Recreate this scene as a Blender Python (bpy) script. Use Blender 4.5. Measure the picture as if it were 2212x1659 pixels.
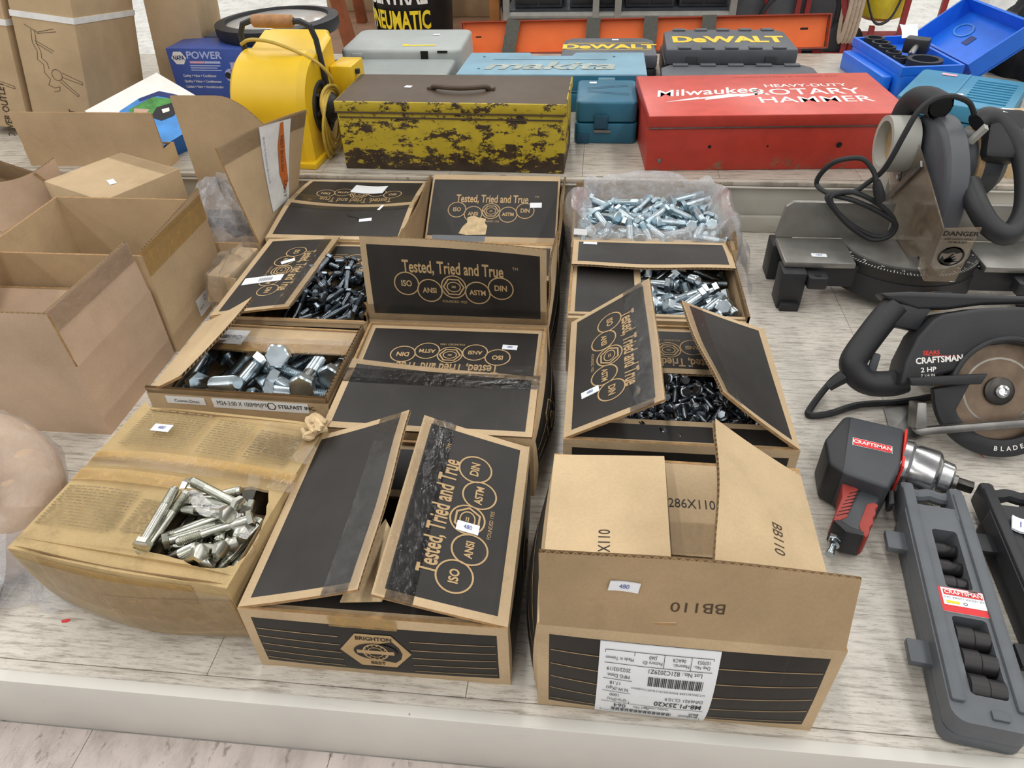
import bpy, bmesh, math, random
from mathutils import Vector, Matrix, Euler
for o in list(bpy.data.objects): bpy.data.objects.remove(o, do_unlink=True)
random.seed(7)
SC = bpy.context.scene
COL = SC.collection
PI = math.pi
R = math.radians

# ------------------------------------------------------------------ camera
cd = bpy.data.cameras.new('camera'); cd.sensor_fit = 'HORIZONTAL'; cd.sensor_width = 36.0
cd.lens = 36.0 * 1560.0 / 2212.0; cd.clip_start = 0.02; cd.clip_end = 60
cam = bpy.data.objects.new('camera', cd); COL.objects.link(cam)
cam.matrix_world = Matrix(((0.9943979, -0.0431446, 0.09649544, 0.0),
                           (0.1022693, 0.62345472, -0.77514206, 0.0),
                           (-0.02671735, 0.78066815, 0.62437442, 0.78),
                           (0, 0, 0, 1)))
SC.camera = cam

# ------------------------------------------------------------------ world, lights, exposure
w = bpy.data.worlds.new('world'); SC.world = w; w.use_nodes = True
w.node_tree.nodes['Background'].inputs[0].default_value = (0.97, 0.98, 1.0, 1)
w.node_tree.nodes['Background'].inputs[1].default_value = 0.42
def ceiling_lamp(x, y, sx, sy, power):
    l = bpy.data.lights.new('ceiling_fluorescent', 'AREA'); l.shape = 'RECTANGLE'
    l.size = sx; l.size_y = sy; l.energy = power; l.color = (1.0, 0.985, 0.95)
    o = bpy.data.objects.new('ceiling_fluorescent', l); COL.objects.link(o)
    o.location = (x, y, 3.3)
for lx in (-7.8, -5.4, -3.0, -0.6, 1.8, 4.2, 6.6):
    for ly in (-4.0, -1.2, 1.6, 4.4, 7.2, 10.0):
        ceiling_lamp(lx, ly, 0.3, 2.4, 46)
SC.view_settings.view_transform = 'Standard'; SC.view_settings.look = 'None'
SC.view_settings.gamma = 1.0; SC.view_settings.use_curve_mapping = False
SC.view_settings.exposure = -0.78

# ------------------------------------------------------------------ materials
def lin(c):
    c = c.lstrip('#'); v = [int(c[i:i+2], 16) / 255 for i in (0, 2, 4)]
    return tuple(x / 12.92 if x <= 0.04045 else ((x + 0.055) / 1.055) ** 2.4 for x in v) + (1,)
MATS = {}
def nmat(name):
    m = bpy.data.materials.new(name); m.use_nodes = True
    nt = m.node_tree; b = nt.nodes['Principled BSDF']
    MATS[name] = m
    return m, nt, b
def N(nt, t, **kw):
    n = nt.nodes.new(t)
    for k, v in kw.items():
        if k.startswith('i_'):
            n.inputs[int(k[2:]) if k[2:].isdigit() else k[2:]].default_value = v
        else: setattr(n, k, v)
    return n
def coords(nt, scale=(1, 1, 1), kind='Object'):
    tc = N(nt, 'ShaderNodeTexCoord'); mp = N(nt, 'ShaderNodeMapping')
    mp.inputs['Scale'].default_value = scale
    nt.links.new(tc.outputs[kind], mp.inputs['Vector']); return mp.outputs[0]
def noise(nt, vec, scale, detail=4, rough=0.55):
    n = N(nt, 'ShaderNodeTexNoise'); n.inputs['Scale'].default_value = scale
    n.inputs['Detail'].default_value = detail; n.inputs['Roughness'].default_value = rough
    nt.links.new(vec, n.inputs['Vector']); return n.outputs['Fac']
def ramp(nt, fac, stops):
    r = N(nt, 'ShaderNodeValToRGB'); cr = r.color_ramp
    while len(cr.elements) < len(stops): cr.elements.new(0.5)
    for e, (p, c) in zip(cr.elements, stops): e.position = p; e.color = c
    nt.links.new(fac, r.inputs[0]); return r.outputs[0]
def mixc(nt, fac, a, b, mode='MIX'):
    m = N(nt, 'ShaderNodeMix', data_type='RGBA', blend_type=mode)
    for s, v in ((0, fac), (6, a), (7, b)):
        if isinstance(v, (int, float, tuple)): m.inputs[s].default_value = v
        else: nt.links.new(v, m.inputs[s])
    return m.outputs[2]
def bump(nt, b, h, strength, dist=0.002):
    n = N(nt, 'ShaderNodeBump'); n.inputs['Strength'].default_value = strength; n.inputs['Distance'].default_value = dist
    nt.links.new(h, n.inputs['Height']); nt.links.new(n.outputs[0], b.inputs['Normal'])
BW = ((0, 0, 0, 1), (1, 1, 1, 1))
def plain(name, hexc, rough=0.5, metal=0.0, var=0.12, nscale=25, bmp=0.0, bscale=200, coat=0.0):
    m, nt, b = nmat(name)
    c = lin(hexc); v = coords(nt)
    f = noise(nt, v, nscale)
    lo = tuple(x * (1 - var) for x in c[:3]) + (1,); hi = tuple(min(1, x * (1 + var)) for x in c[:3]) + (1,)
    nt.links.new(ramp(nt, f, [(0.3, lo), (0.7, hi)]), b.inputs['Base Color'])
    b.inputs['Roughness'].default_value = rough; b.inputs['Metallic'].default_value = metal
    if coat: b.inputs['Coat Weight'].default_value = coat; b.inputs['Coat Roughness'].default_value = 0.15
    if bmp: bump(nt, b, noise(nt, v, bscale, 3), bmp)
    return m
def cardboard(name, hexc, dirt=0.25, dirtcol='#6b5336'):
    m, nt, b = nmat(name)
    c = lin(hexc); v = coords(nt)
    f = noise(nt, v, 9, 5)
    lo = tuple(x * 0.86 for x in c[:3]) + (1,); hi = tuple(min(1, x * 1.1) for x in c[:3]) + (1,)
    base = ramp(nt, f, [(0.3, lo), (0.7, hi)])
    g = ramp(nt, noise(nt, v, 300, 2), [(0.35, (0.93, 0.93, 0.93, 1)), (0.7, (1, 1, 1, 1))])
    base = mixc(nt, 1.0, base, g, 'MULTIPLY')
    d = ramp(nt, noise(nt, v, 14, 8, 0.7), [(0.55, (0, 0, 0, 1)), (0.78, (dirt, dirt, dirt, 1))])
    base = mixc(nt, d, base, lin(dirtcol))
    nt.links.new(base, b.inputs['Base Color'])
    b.inputs['Roughness'].default_value = 0.85
    b.inputs['Specular IOR Level'].default_value = 0.25
    bump(nt, b, noise(nt, v, 22, 6), 0.18, 0.004)
    return m
cardboard('card', '#c6ad8a'); cardboard('card_light', '#d2b892', 0.15); cardboard('card_dark', '#b09674', 0.35)
cardboard('card_yellow', '#c0a678', 0.6, '#5f523c'); cardboard('card_far', '#c5ab88', 0.15)
cardboard('card_pink', '#caaf96', 0.1); cardboard('card_in', '#a98f6e', 0.2)
plain('card_edge', '#a8855a', 0.9, var=0.25, nscale=120); plain('card_torn', '#cdb48d', 0.95, var=0.2, nscale=80, bmp=0.4)
def blackprint(name, hexc='#2e2b29', rough=0.5):
    m, nt, b = nmat(name); v = coords(nt)
    f = noise(nt, v, 12, 6); c = lin(hexc)
    base = ramp(nt, f, [(0.3, tuple(x * 0.75 for x in c[:3]) + (1,)), (0.75, tuple(x * 1.35 for x in c[:3]) + (1,))])
    st = ramp(nt, noise(nt, coords(nt, (260, 12, 12)), 1.0, 3), [(0.62, (0, 0, 0, 1)), (0.85, (0.25, 0.25, 0.25, 1))])
    base = mixc(nt, st, base, lin('#57504a'))
    sc = ramp(nt, noise(nt, v, 160, 6, 0.75), [(0.71, (0, 0, 0, 1)), (0.75, (0.8, 0.8, 0.8, 1))])
    base = mixc(nt, sc, base, lin('#8a7358'))
    nt.links.new(base, b.inputs['Base Color']); b.inputs['Roughness'].default_value = rough
    b.inputs['Specular IOR Level'].default_value = 0.35
    bump(nt, b, noise(nt, v, 16, 5), 0.25, 0.004)
blackprint('black_print'); blackprint('black_front', '#262320', 0.5)
plain('ink_tan', '#b99b70', 0.8, var=0.08); plain('ink_dark', '#2b2420', 0.7, var=0.1); plain('ink_brown', '#4a3a28', 0.8)
plain('paper', '#eceff2', 0.55, var=0.03); plain('ink_black', '#26262a', 0.6); plain('ink_grey', '#7d838c', 0.6)
plain('ink_blue', '#49529b', 0.6); plain('white_plastic', '#e8e8e6', 0.4)
def tape_mat(name, tint, alpha, rough=0.12, scr=0.5, gloss=0.5):
    """film: clear where alpha is low, with a wrinkled shiny skin"""
    m, nt, b = nmat(name); v = coords(nt)
    out = nt.nodes['Material Output']; nt.nodes.remove(b)
    h = noise(nt, v, 70, 5, 0.6); bp = N(nt, 'ShaderNodeBump'); bp.inputs['Strength'].default_value = scr; bp.inputs['Distance'].default_value = 0.003; nt.links.new(h, bp.inputs['Height'])
    tr = N(nt, 'ShaderNodeBsdfTransparent'); df = N(nt, 'ShaderNodeBsdfDiffuse'); gl = N(nt, 'ShaderNodeBsdfGlossy'); df.inputs[0].default_value = lin(tint); gl.inputs['Roughness'].default_value = rough
    gl.inputs[0].default_value = (0.9, 0.9, 0.9, 1)
    for q in (df, gl): nt.links.new(bp.outputs[0], q.inputs['Normal'])
    a = ramp(nt, noise(nt, coords(nt, (30, 30, 30)), 2.0, 6, 0.7), [(0.35, (alpha * .6,) * 3 + (1,)), (0.75, (min(1, alpha * 1.5),) * 3 + (1,))])
    m1 = N(nt, 'ShaderNodeMixShader'); nt.links.new(a, m1.inputs[0]); nt.links.new(tr.outputs[0], m1.inputs[1]); nt.links.new(df.outputs[0], m1.inputs[2])
    fr = N(nt, 'ShaderNodeLayerWeight'); fr.inputs[0].default_value = 0.25; nt.links.new(bp.outputs[0], fr.inputs['Normal'])
    g2 = N(nt, 'ShaderNodeMath', operation='MULTIPLY_ADD'); g2.inputs[1].default_value = gloss; g2.inputs[2].default_value = gloss * 0.015; nt.links.new(fr.outputs['Fresnel'], g2.inputs[0])
    m2 = N(nt, 'ShaderNodeMixShader'); nt.links.new(g2.outputs[0], m2.inputs[0]); nt.links.new(m1.outputs[0], m2.inputs[1]); nt.links.new(gl.outputs[0], m2.inputs[2])
    nt.links.new(m2.outputs[0], out.inputs[0])
tape_mat('tape_clear', '#b9b2a6', 0.02, 0.07, 0.45, 1.0); tape_mat('tape_brown', '#c7a05c', 0.5, 0.1, 0.5, 0.8); tape_mat('tape_black', '#1c1a1a', 0.5, 0.07, 0.4, 1.0)
tape_mat('bag', '#e4e5ea', 0.30, 0.16, 1.0); tape_mat('wrap', '#cfc9bf', 0.10, 0.12, 0.9)
tape_mat('bag_pink', '#d9ccc2', 0.22, 0.16, 0.7)
tape_mat('guard_clear', '#a08a70', 0.28, 0.12, 0.1, 0.8)
def metal(name, hexc, rough, var=0.2, nscale=40):
    return plain(name, hexc, rough, 1.0, var, nscale)
metal('zinc', '#bcc6cc', 0.26); metal('zinc_blue', '#c2d2da', 0.3); metal('zinc_dark', '#8b9299', 0.3); metal('steel', '#c9c9ca', 0.22)
metal('steel_black', '#6c747c', 0.24); metal('zinc_yellow', '#c5c5ba', 0.28); metal('steel_dull', '#8d8b88', 0.42); metal('brass', '#a98a4d', 0.4); metal('steel_dark', '#55524f', 0.4)
plain('plastic_black', '#26272a', 0.5, bmp=0.15, bscale=400); plain('plastic_dark', '#3c3f44', 0.45, bmp=0.1, bscale=400)
plain('rubber', '#232427', 0.6, var=0.2); plain('rubber_red', '#9c3b33', 0.6, bmp=0.1)
plain('plastic_grey', '#5d6166', 0.5, bmp=0.12, bscale=500); plain('dark_void', '#0c0c0d', 0.8)
plain('red_label', '#d8262b', 0.4, var=0.05); plain('yellow_ink', '#f2d52a', 0.5, var=0.05); plain('white_ink', '#f0ede8', 0.6, var=0.05)
plain('red_ink', '#e0392f', 0.5, var=0.05)
plain('ink_faded', '#8d7c5c', 0.9, var=0.3); plain('nest_orange', '#c86a2e', 0.5); plain('blue_box', '#4059a6', 0.35, var=0.15, nscale=6); plain('ink_navy', '#25356f', 0.5)
plain('ink_pale', '#b9c4ec', 0.5); plain('ink_pink', '#e2a9b8', 0.5); plain('ink_lilac', '#b3aed6', 0.5); plain('blue_bright', '#1f62b4', 0.4, var=0.1)
plain('ink_sky', '#4c8fd6', 0.45, var=0.45, nscale=9); plain('ink_green', '#4a8a45', 0.5, var=0.4, nscale=40); plain('ink_skin', '#c2a08a', 0.6)
plain('teal_scuffed', '#a5afa8', 0.6, var=0.3, nscale=40); plain('glass_cloudy', '#bfbcb6', 0.12, var=0.05)
# ------------------------------------------------------------------ mesh helpers
class MB:
    def __init__(s): s.v = []; s.f = []; s.m = []
    def add(s, verts, faces, mi=0):
        o = len(s.v); s.v += [tuple(x) for x in verts]
        for f in faces: s.f.append(tuple(i + o for i in f)); s.m.append(mi)
        return s
    def box(s, c, size, mi=0, rz=0):
        cx, cy, cz = c; a, b, h = (x / 2 for x in size); co, si = math.cos(rz), math.sin(rz)
        vs = []
        for z in (-h, h):
            for x, y in ((-a, -b), (a, -b), (a, b), (-a, b)): vs.append((cx + x * co - y * si, cy + x * si + y * co, cz + z))
        return s.add(vs, [(3, 2, 1, 0), (4, 5, 6, 7), (0, 1, 5, 4), (1, 2, 6, 5), (2, 3, 7, 6), (3, 0, 4, 7)], mi)
    def grid(s, P, nu, nv, mi=0, flip=False, mf=None):
        """P(i,j) -> point; nu, nv = number of lines"""
        o = len(s.v)
        for j in range(nv):
            for i in range(nu): s.v.append(tuple(P(i, j)))
        for j in range(nv - 1):
            for i in range(nu - 1):
                q = (o + j * nu + i, o + j * nu + i + 1, o + (j + 1) * nu + i + 1, o + (j + 1) * nu + i)
                s.f.append(q[::-1] if flip else q); s.m.append(mf(i, j) if mf else mi)
        return s
    def prism(s, pts, z0, z1, mi=0, M=None, mside=None):
        """polygon pts (x,y) counter-clockwise extruded z0..z1, optional matrix"""
        n = len(pts); vs = [Vector((x, y, z)) for z in (z0, z1) for x, y in pts]
        if M: vs = [M @ v for v in vs]
        o = len(s.v); s.v += [tuple(v) for v in vs]
        s.f += [tuple(o + i for i in range(n))[::-1], tuple(o + n + i for i in range(n))]; s.m += [mi, mi]
        for i in range(n):
            j = (i + 1) % n; s.f.append((o + i, o + j, o + n + j, o + n + i)); s.m.append(mi if mside is None else mside)
        return s
    def loft(s, rings, mi=0, cap=True, closed=True):
        o = len(s.v); n = len(rings[0])
        for r in rings: s.v += [tuple(p) for p in r]
        for k in range(len(rings) - 1):
            for i in range(n if closed else n - 1):
                j = (i + 1) % n
                s.f.append((o + k * n + i, o + k * n + j, o + (k + 1) * n + j, o + (k + 1) * n + i)); s.m.append(mi)
        if cap:
            s.f.append(tuple(o + i for i in range(n))[::-1]); s.m.append(mi)
            s.f.append(tuple(o + (len(rings) - 1) * n + i for i in range(n))); s.m.append(mi)
        return s
    def lathe(s, prof, seg=24, mi=0, M=None, cap=True):
        """prof [(r,z)] about local Z"""
        rings = [[Vector((r * math.cos(2 * PI * k / seg), r * math.sin(2 * PI * k / seg), z)) for k in range(seg)] for r, z in prof]
        if M: rings = [[M @ p for p in r] for r in rings]
        return s.loft(rings, mi, cap)
    def tube(s, path, r, seg=8, mi=0, rad=None, cap=True):
        pts = [Vector(p) for p in path]; n = len(pts); rings = []
        up = Vector((0.12, 0.07, 1)).normalized(); prev = None
        for i in range(n):
            t = (pts[min(i + 1, n - 1)] - pts[max(i - 1, 0)]).normalized()
            if prev is None:
                a = t.cross(up)
                if a.length < 1e-3: a = t.cross(Vector((1, 0, 0)))
                a.normalize()
            else:
                a = prev - t * prev.dot(t); a.normalize()
            prev = a; b = t.cross(a); rr = rad[i] if rad else r
            rings.append([pts[i] + (a * math.cos(2 * PI * k / seg) + b * math.sin(2 * PI * k / seg)) * rr for k in range(seg)])
        return s.loft(rings, mi, cap)
def spline(pts, n=8):
    """Catmull-Rom through pts"""
    P = [Vector(p) for p in pts]; out = []
    for i in range(len(P) - 1):
        a = P[max(i - 1, 0)]; b = P[i]; c = P[i + 1]; d = P[min(i + 2, len(P) - 1)]
        for k in range(n):
            t = k / n
            out.append(0.5 * ((2 * b) + (c - a) * t + (2 * a - 5 * b + 4 * c - d) * t * t + (3 * b - a - 3 * c + d) * t ** 3))
    out.append(P[-1]); return out
def mk(name, mb, mats, parent=None, loc=None, rot=None, smooth=35, bevel=0, bseg=2, sub=0):
    me = bpy.data.meshes.new(name); me.from_pydata(mb.v, [], mb.f)
    mats = [mats] if isinstance(mats, str) else mats
    for m in mats: me.materials.append(MATS[m])
    me.polygons.foreach_set('material_index', mb.m)
    if bevel:
        bm = bmesh.new(); bm.from_mesh(me); bmesh.ops.remove_doubles(bm, verts=bm.verts, dist=1e-6)
        bmesh.ops.recalc_face_normals(bm, faces=bm.faces)
        es = [e for e in bm.edges if len(e.link_faces) == 2 and e.calc_face_angle(0) > R(28)]
        bmesh.ops.bevel(bm, geom=es, offset=bevel, segments=bseg, affect='EDGES', profile=0.5, clamp_overlap=True)
        bm.to_mesh(me); bm.free()
    if smooth:
        me.polygons.foreach_set('use_smooth', [True] * len(me.polygons)); me.set_sharp_from_angle(angle=R(smooth))
    me.update()
    o = bpy.data.objects.new(name, me); COL.objects.link(o)
    if parent: o.parent = parent
    if loc: o.location = loc
    if rot: o.rotation_euler = rot
    return o
def thing(name, label, cat, loc=(0, 0, 0), rot=(0, 0, 0), group=None):
    o = bpy.data.objects.new(name, None); COL.objects.link(o); o.empty_display_size = 0.05
    o.location = loc; o.rotation_euler = rot
    return tag(o, label, cat, group)
def tag(o, label=None, cat=None, group=None, kind=None):
    if label: o['label'] = label
    if cat: o['category'] = cat
    if group: o['group'] = group
    if kind: o['kind'] = kind
    return o
def rrect(x0, y0, x1, y1, r, n=4):
    out = []
    for cx, cy, a in ((x1 - r, y0 + r, -PI / 2), (x1 - r, y1 - r, 0), (x0 + r, y1 - r, PI / 2), (x0 + r, y0 + r, PI)):
        for k in range(n + 1): t = a + PI / 2 * k / n; out.append((cx + r * math.cos(t), cy + r * math.sin(t)))
    return out
# ------------------------------------------------------------------ flat print: 2-D shapes laid onto a surface S(u,v)
_tc = {}
def text2d(s, size=1.0, cond=1.0, bold=0.0, align='CENTER'):
    key = (s, round(bold, 4), align)
    if key not in _tc:
        cu = bpy.data.curves.new('t', 'FONT'); cu.body = s; cu.size = 1.0; cu.offset = bold; cu.align_x = align; cu.align_y = 'CENTER'
        cu.resolution_u = 3
        o = bpy.data.objects.new('t', cu); COL.objects.link(o)
        me = bpy.data.meshes.new_from_object(o)
        _tc[key] = ([(v.co.x, v.co.y) for v in me.vertices], [tuple(p.vertices) for p in me.polygons])
        bpy.data.objects.remove(o); bpy.data.curves.remove(cu); bpy.data.meshes.remove(me)
    v, f = _tc[key]
    return [(x * size * cond, y * size) for x, y in v], f
class D2:
    def __init__(s): s.v = []; s.f = []
    def add(s, vf, x=0, y=0, rot=0, shear=0):
        v, f = vf; o = len(s.v); c, n = math.cos(R(rot)), math.sin(R(rot))
        for a, b in v: a = a + shear * b; s.v.append((x + a * c - b * n, y + a * n + b * c))
        s.f += [tuple(i + o for i in q) for q in f]; return s
    def text(s, t, x, y, size, cond=1.0, bold=0.0, rot=0, align='CENTER', shear=0): return s.add(text2d(t, size, cond, bold, align), x, y, rot, shear)
    def ring(s, x, y, r, wd, n=28, sx=1.0):
        v = [(rr * math.cos(2 * PI * k / n) * sx, rr * math.sin(2 * PI * k / n)) for rr in (r - wd, r) for k in range(n)]
        return s.add((v, [(k, n + k, n + (k + 1) % n, (k + 1) % n) for k in range(n)]), x, y)
    def hexring(s, x, y, r, wd, sx=1.0, rot=0):
        v = [(rr * math.cos(2 * PI * k / 6) * sx, rr * math.sin(2 * PI * k / 6)) for rr in (r - wd, r) for k in range(6)]
        return s.add((v, [(k, 6 + k, 6 + (k + 1) % 6, (k + 1) % 6) for k in range(6)]), x, y, rot)
    def disc(s, x, y, r, n=24, sx=1.0):
        return s.add(([(r * sx * math.cos(2 * PI * k / n), r * math.sin(2 * PI * k / n)) for k in range(n)], [tuple(range(n))]), x, y)
    def rect(s, x0, y0, x1, y1, n=1):
        v = [(x0 + (x1 - x0) * i / n, y) for y in (y0, y1) for i in range(n + 1)]
        return s.add((v, [(i, i + 1, n + 2 + i, n + 1 + i) for i in range(n)]))
    def poly(s, pts): return s.add((list(pts), [tuple(range(len(pts)))]))
def lay(name, d, S, mat, parent, x=0, y=0, rot=0, sc=1.0, eps=0.0004):
    """lay 2-D drawing d onto surface S(u,v)->(point, normal) at (x,y)"""
    mb = MB(); c, n = math.cos(R(rot)) * sc, math.sin(R(rot)) * sc; vs = []
    for a, b in d.v:
        p, nn = S(x + a * c - b * n, y + a * n + b * c); vs.append(p + nn * eps)
    mb.add(vs, d.f); return mk(name, mb, mat, parent, smooth=0)
def plane(O, E, V):
    O, E, V = Vector(O), Vector(E).normalized(), Vector(V).normalized(); n = E.cross(V)
    return lambda u, v: (O + E * u + V * v, n)
def sticker(S, parent, x, y, w, h, rot=0, txt=None, mat='paper', ink='ink_blue', name='price_sticker', eps=0.0012, tsize=None, curl=0.0):
    mb = MB(); c, n = math.cos(R(rot)), math.sin(R(rot)); k, kr = (15, 13) if max(w, h) > 0.05 else (5, 3)
    def pt(a, b, e):
        p, nn = S(x + a * c - b * n, y + a * n + b * c); return p + nn * (e + curl * (2 * a / w) ** 2)
    mb.grid(lambda i, j: pt(-w / 2 + w * i / (k - 1), -h / 2 + h * j / (kr - 1), eps), k, kr)
    mb.grid(lambda i, j: pt(-w / 2 + w * i / (k - 1), -h / 2 + h * j / (kr - 1), eps * 0.3), k, kr, flip=True)
    o = mk(name, mb, mat, parent, smooth=0)
    if txt:
        d = D2().text(txt, 0, 0, tsize or h * 0.62, 0.8)
        lay('handwriting', d, S, ink, o, x, y, rot, 1.0, eps + 0.0005)
    return o
# ------------------------------------------------------------------ cardboard cartons
T = 0.004
class Carton:
    def __init__(s, name, label, x0, x1, y0, y1, h, z0=0.0, rot=0.0, card='card', inner='card_in', black=True, bm=0.012, bulge=None, group=None, cat='box', rim=None, jag=0.0):
        s.w, s.d, s.h = x1 - x0, y1 - y0, h; s.card, s.inner, s.black, s.bm = card, inner, black, bm
        s.e = thing(name, label, cat, ((x0 + x1) / 2, (y0 + y1) / 2, z0), (0, 0, R(rot)), group)
        s.bulge = dict(front=0, right=0, back=0, left=0); s.bulge.update(bulge or {})
        w, d = s.w, s.d
        s.sd = dict(front=(Vector((-w/2, -d/2, 0)), Vector((1, 0, 0)), Vector((0, 1, 0)), w), right=(Vector((w/2, -d/2, 0)), Vector((0, 1, 0)), Vector((-1, 0, 0)), d),
                    back=(Vector((w/2, d/2, 0)), Vector((-1, 0, 0)), Vector((0, -1, 0)), w), left=(Vector((-w/2, d/2, 0)), Vector((0, -1, 0)), Vector((1, 0, 0)), d))
        mb = MB(); m = bm
        for side, (O, E, In, L) in s.sd.items():
            S = s.wall(side)
            us = [0, m] + [m + (L - 2 * m) * k / 16 for k in range(1, 16)] + [L - m, L]
            vs = [0, m * 1.15] + [m * 1.15 + (h - 2.3 * m) * k / 8 for k in range(1, 8)] + [h - m * 1.15, h]
            mf = (lambda i, j: 1 if s.black and 0 < i < 17 and 0 < j < 9 else 0)
            mb.grid(lambda i, j: S(us[i], vs[j])[0], len(us), len(vs), mf=mf)
            def Pin(i, j):
                p, n = S(min(max(us[i], T), L - T), max(vs[j], T)); return p - n * T
            mb.grid(Pin, len(us), len(vs), mi=2, flip=True)
            mb.grid(lambda i, j: (S(us[i], h)[0] if j == 0 else S(min(max(us[i], T), L - T), h)[0] - S(us[i], h)[1] * T), len(us), 2, mi=3)
        mb.add([(-w/2, -d/2, 0.0), (w/2, -d/2, 0), (w/2, d/2, 0), (-w/2, d/2, 0)], [(3, 2, 1, 0)], 0)
        a, b = w/2 - T, d/2 - T
        mb.add([(-a, -b, T), (a, -b, T), (a, b, T), (-a, b, T)], [(0, 1, 2, 3)], 2)
        s.body = mk('body', mb, [card, 'black_front', inner, 'card_edge'], s.e)
    def wall(s, side):
        O, E, In, L = s.sd[side]; bu = s.bulge[side]; h = s.h
        def S(u, v):
            q = bu * max(0, math.sin(PI * min(max(u / L, 0), 1))) ** 0.7 * max(0, math.sin(PI * min(max((v / h) ** 0.8, 0), 1)))
            return O + E * u + Vector((0, 0, v)) - In * q, -In
        return S
    def flapS(s, side, ang, ln, bend=0, twist=0, u0=0, u1=None, wave=0, dz=0.0, sag=0, flare=0):
        O, E, In, L = s.sd[side]; Z = Vector((0, 0, 1)); h = s.h; u1 = L if u1 is None else u1
        def S(u, v):
            t = u / L - 0.5
            a0 = R(ang) + R(twist) * t * 2; k = 6; p = Vector((0, 0, 0)); a = a0
            if bend:
                for q in range(k):
                    a = a0 + R(bend) * ((q + 0.5) / k) * max(v, 0) / ln
                    p += (In * math.cos(a) + Z * math.sin(a)) * (v / k)
                a = a0 + R(bend) * max(v, 0) / ln
            else: p = (In * math.cos(a) + Z * math.sin(a)) * v
            n = -In * math.sin(a) + Z * math.cos(a)
            off = wave * math.sin(PI * 2.3 * u / L + 0.7) * (v / ln) - sag * (1 - (2 * t) ** 2) * (v / ln)
            return O + E * (u + flare * (u / L) * (v / ln)) + Z * (h + dz) + p + n * off, n
        S.L = L; S.ln = ln; return S
    def flap(s, side, ang, ln, bend=0, twist=0, wave=0, inset=0.002, black=None, flutes=True, name='flap', trim=None, m=None, card=None, inner=None, dz=0.0, pitch=0.008, sag=0, flare=0, inset1=None):
        """trim(t)->extra shortening of the flap at fraction t of its hinge"""
        black = s.black if black is None else black
        S = s.flapS(side, ang, ln, bend, twist, wave=wave, dz=dz, sag=sag, flare=flare); L = S.L; i1 = inset if inset1 is None else inset1; m = s.bm if m is None else m
        fr = trim if trim else (lambda t: 0.0)
        us = [inset, max(m, inset + 0.001)] + [m + (L - 2 * m) * k / 14 for k in range(1, 14)] + [L - m, L - i1]
        vs = [0, m] + [m + (ln - 2 * m) * k / 6 for k in range(1, 6)] + [ln - m, ln - 0.006, ln]
        def VV(i, j): return vs[j] * (1 - fr(us[i] / L) / ln)
        mb = MB(); nu, nv = len(us), len(vs)
        mf = lambda i, j: 1 if black and 0 < i < nu - 2 and 0 < j < nv - 3 else 0
        mb.grid(lambda i, j: S(us[i], VV(i, j))[0], nu, nv, mf=mf)
        def Pi(i, j): p, n = S(us[i], VV(i, j)); return p - n * T
        mb.grid(Pi, nu, nv, mi=2, flip=True)
        def side_rim(i, flip):
            mb.grid(lambda a, j: S(us[i], VV(i, j))[0] if a == 0 else Pi(i, j), 2, nv, mi=3, flip=flip)
        side_rim(0, True); side_rim(nu - 1, False)
        jr = nv - 2 if flutes else nv - 1
        mb.grid(lambda i, a: S(us[i], VV(i, jr))[0] if a == 0 else Pi(i, jr), nu, 2, mi=4 if flutes else 3)
        if flutes:
            n = int((L - 2 * inset) / (pitch / 2)); 
            def Pz(k, a):
                u = inset + (L - 2 * inset) * k / n; f = 1 - fr(u / L) / ln
                p, nn = S(u, (vs[-2] if a == 0 else vs[-1] - 0.0006) * f); return p - nn * (0.0004 if k % 2 else T - 0.0004)
            mb.grid(Pz, n + 1, 2, mi=5)
        o = mk(name, mb, [card or s.card, 'black_print', inner or s.inner, 'card_edge', 'dark_void', 'card_light'], s.e, smooth=40)
        return o, S
    def strip(s, S, parent, u0, u1, v0, v1, mat='tape_clear', name='tape', eps=0.0008, n=14):
        mb = MB(); mb.grid(lambda i, j: S(u0 + (u1 - u0) * i / n, v0 + (v1 - v0) * j / 3)[0] + S(u0 + (u1 - u0) * i / n, v0 + (v1 - v0) * j / 3)[1] * eps, n + 1, 4)
        return mk(name, mb, mat, parent, smooth=60)
def emblem(d, x, y, r):
    """hexagon badge drawn in tan with dark details left open"""
    d.hexring(x, y, r * 1.0, r * 0.16, 1.08); d.ring(x, y, r * 0.56, r * 0.09, 20, 1.25)
    d.rect(x - r * 0.2, y - r * 0.1, x + r * 0.2, y - r * 0.02); d.rect(x - r * 0.2, y + r * 0.05, x + r * 0.2, y + r * 0.12)
    return d
def slogan():
    d = D2()
    d.text('Tested, Tried and True', 0, 0.0305, 0.0275, 0.585, 0.021)
    d.text('TM', 0.0935, 0.038, 0.007, 0.9)
    r = 0.0195
    for x, y, t in ((-0.072, 0.003, 'ISO'), (-0.037, -0.007, 'ANSI'), (0.036, -0.007, 'ASTM'), (0.071, 0.003, 'DIN')):
        d.ring(x, y, r, 0.0019); d.text(t, x, y, 0.0135 if len(t) < 4 else 0.012, 0.82, 0.03)
    d.ring(0, 0.001, r, 0.0019); emblem(d, 0, 0.001, r * 0.8)
    d.text('FOUNDED 1925', 0, -0.0245, 0.006, 0.9)
    return d
SLOGAN = slogan()
def wall_lines(c, side, n=5, u0=0.014, u1=None, skip=None, parent=None):
    S = c.wall(side); L = c.sd[side][3]; d = D2(); u1 = u1 or L - u0
    for k in range(n):
        v = 0.022 + k * (c.h - 0.046) / (n - 0.4)
        for a, b in ([(u0, u1)] if not skip else [(u0, skip[0]), (skip[1], u1)]):
            lay('pinstripe', D2().rect(a, v - 0.0005, b, v + 0.0005, 12), S, 'ink_tan', parent or c.body, eps=0.0006)
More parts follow.
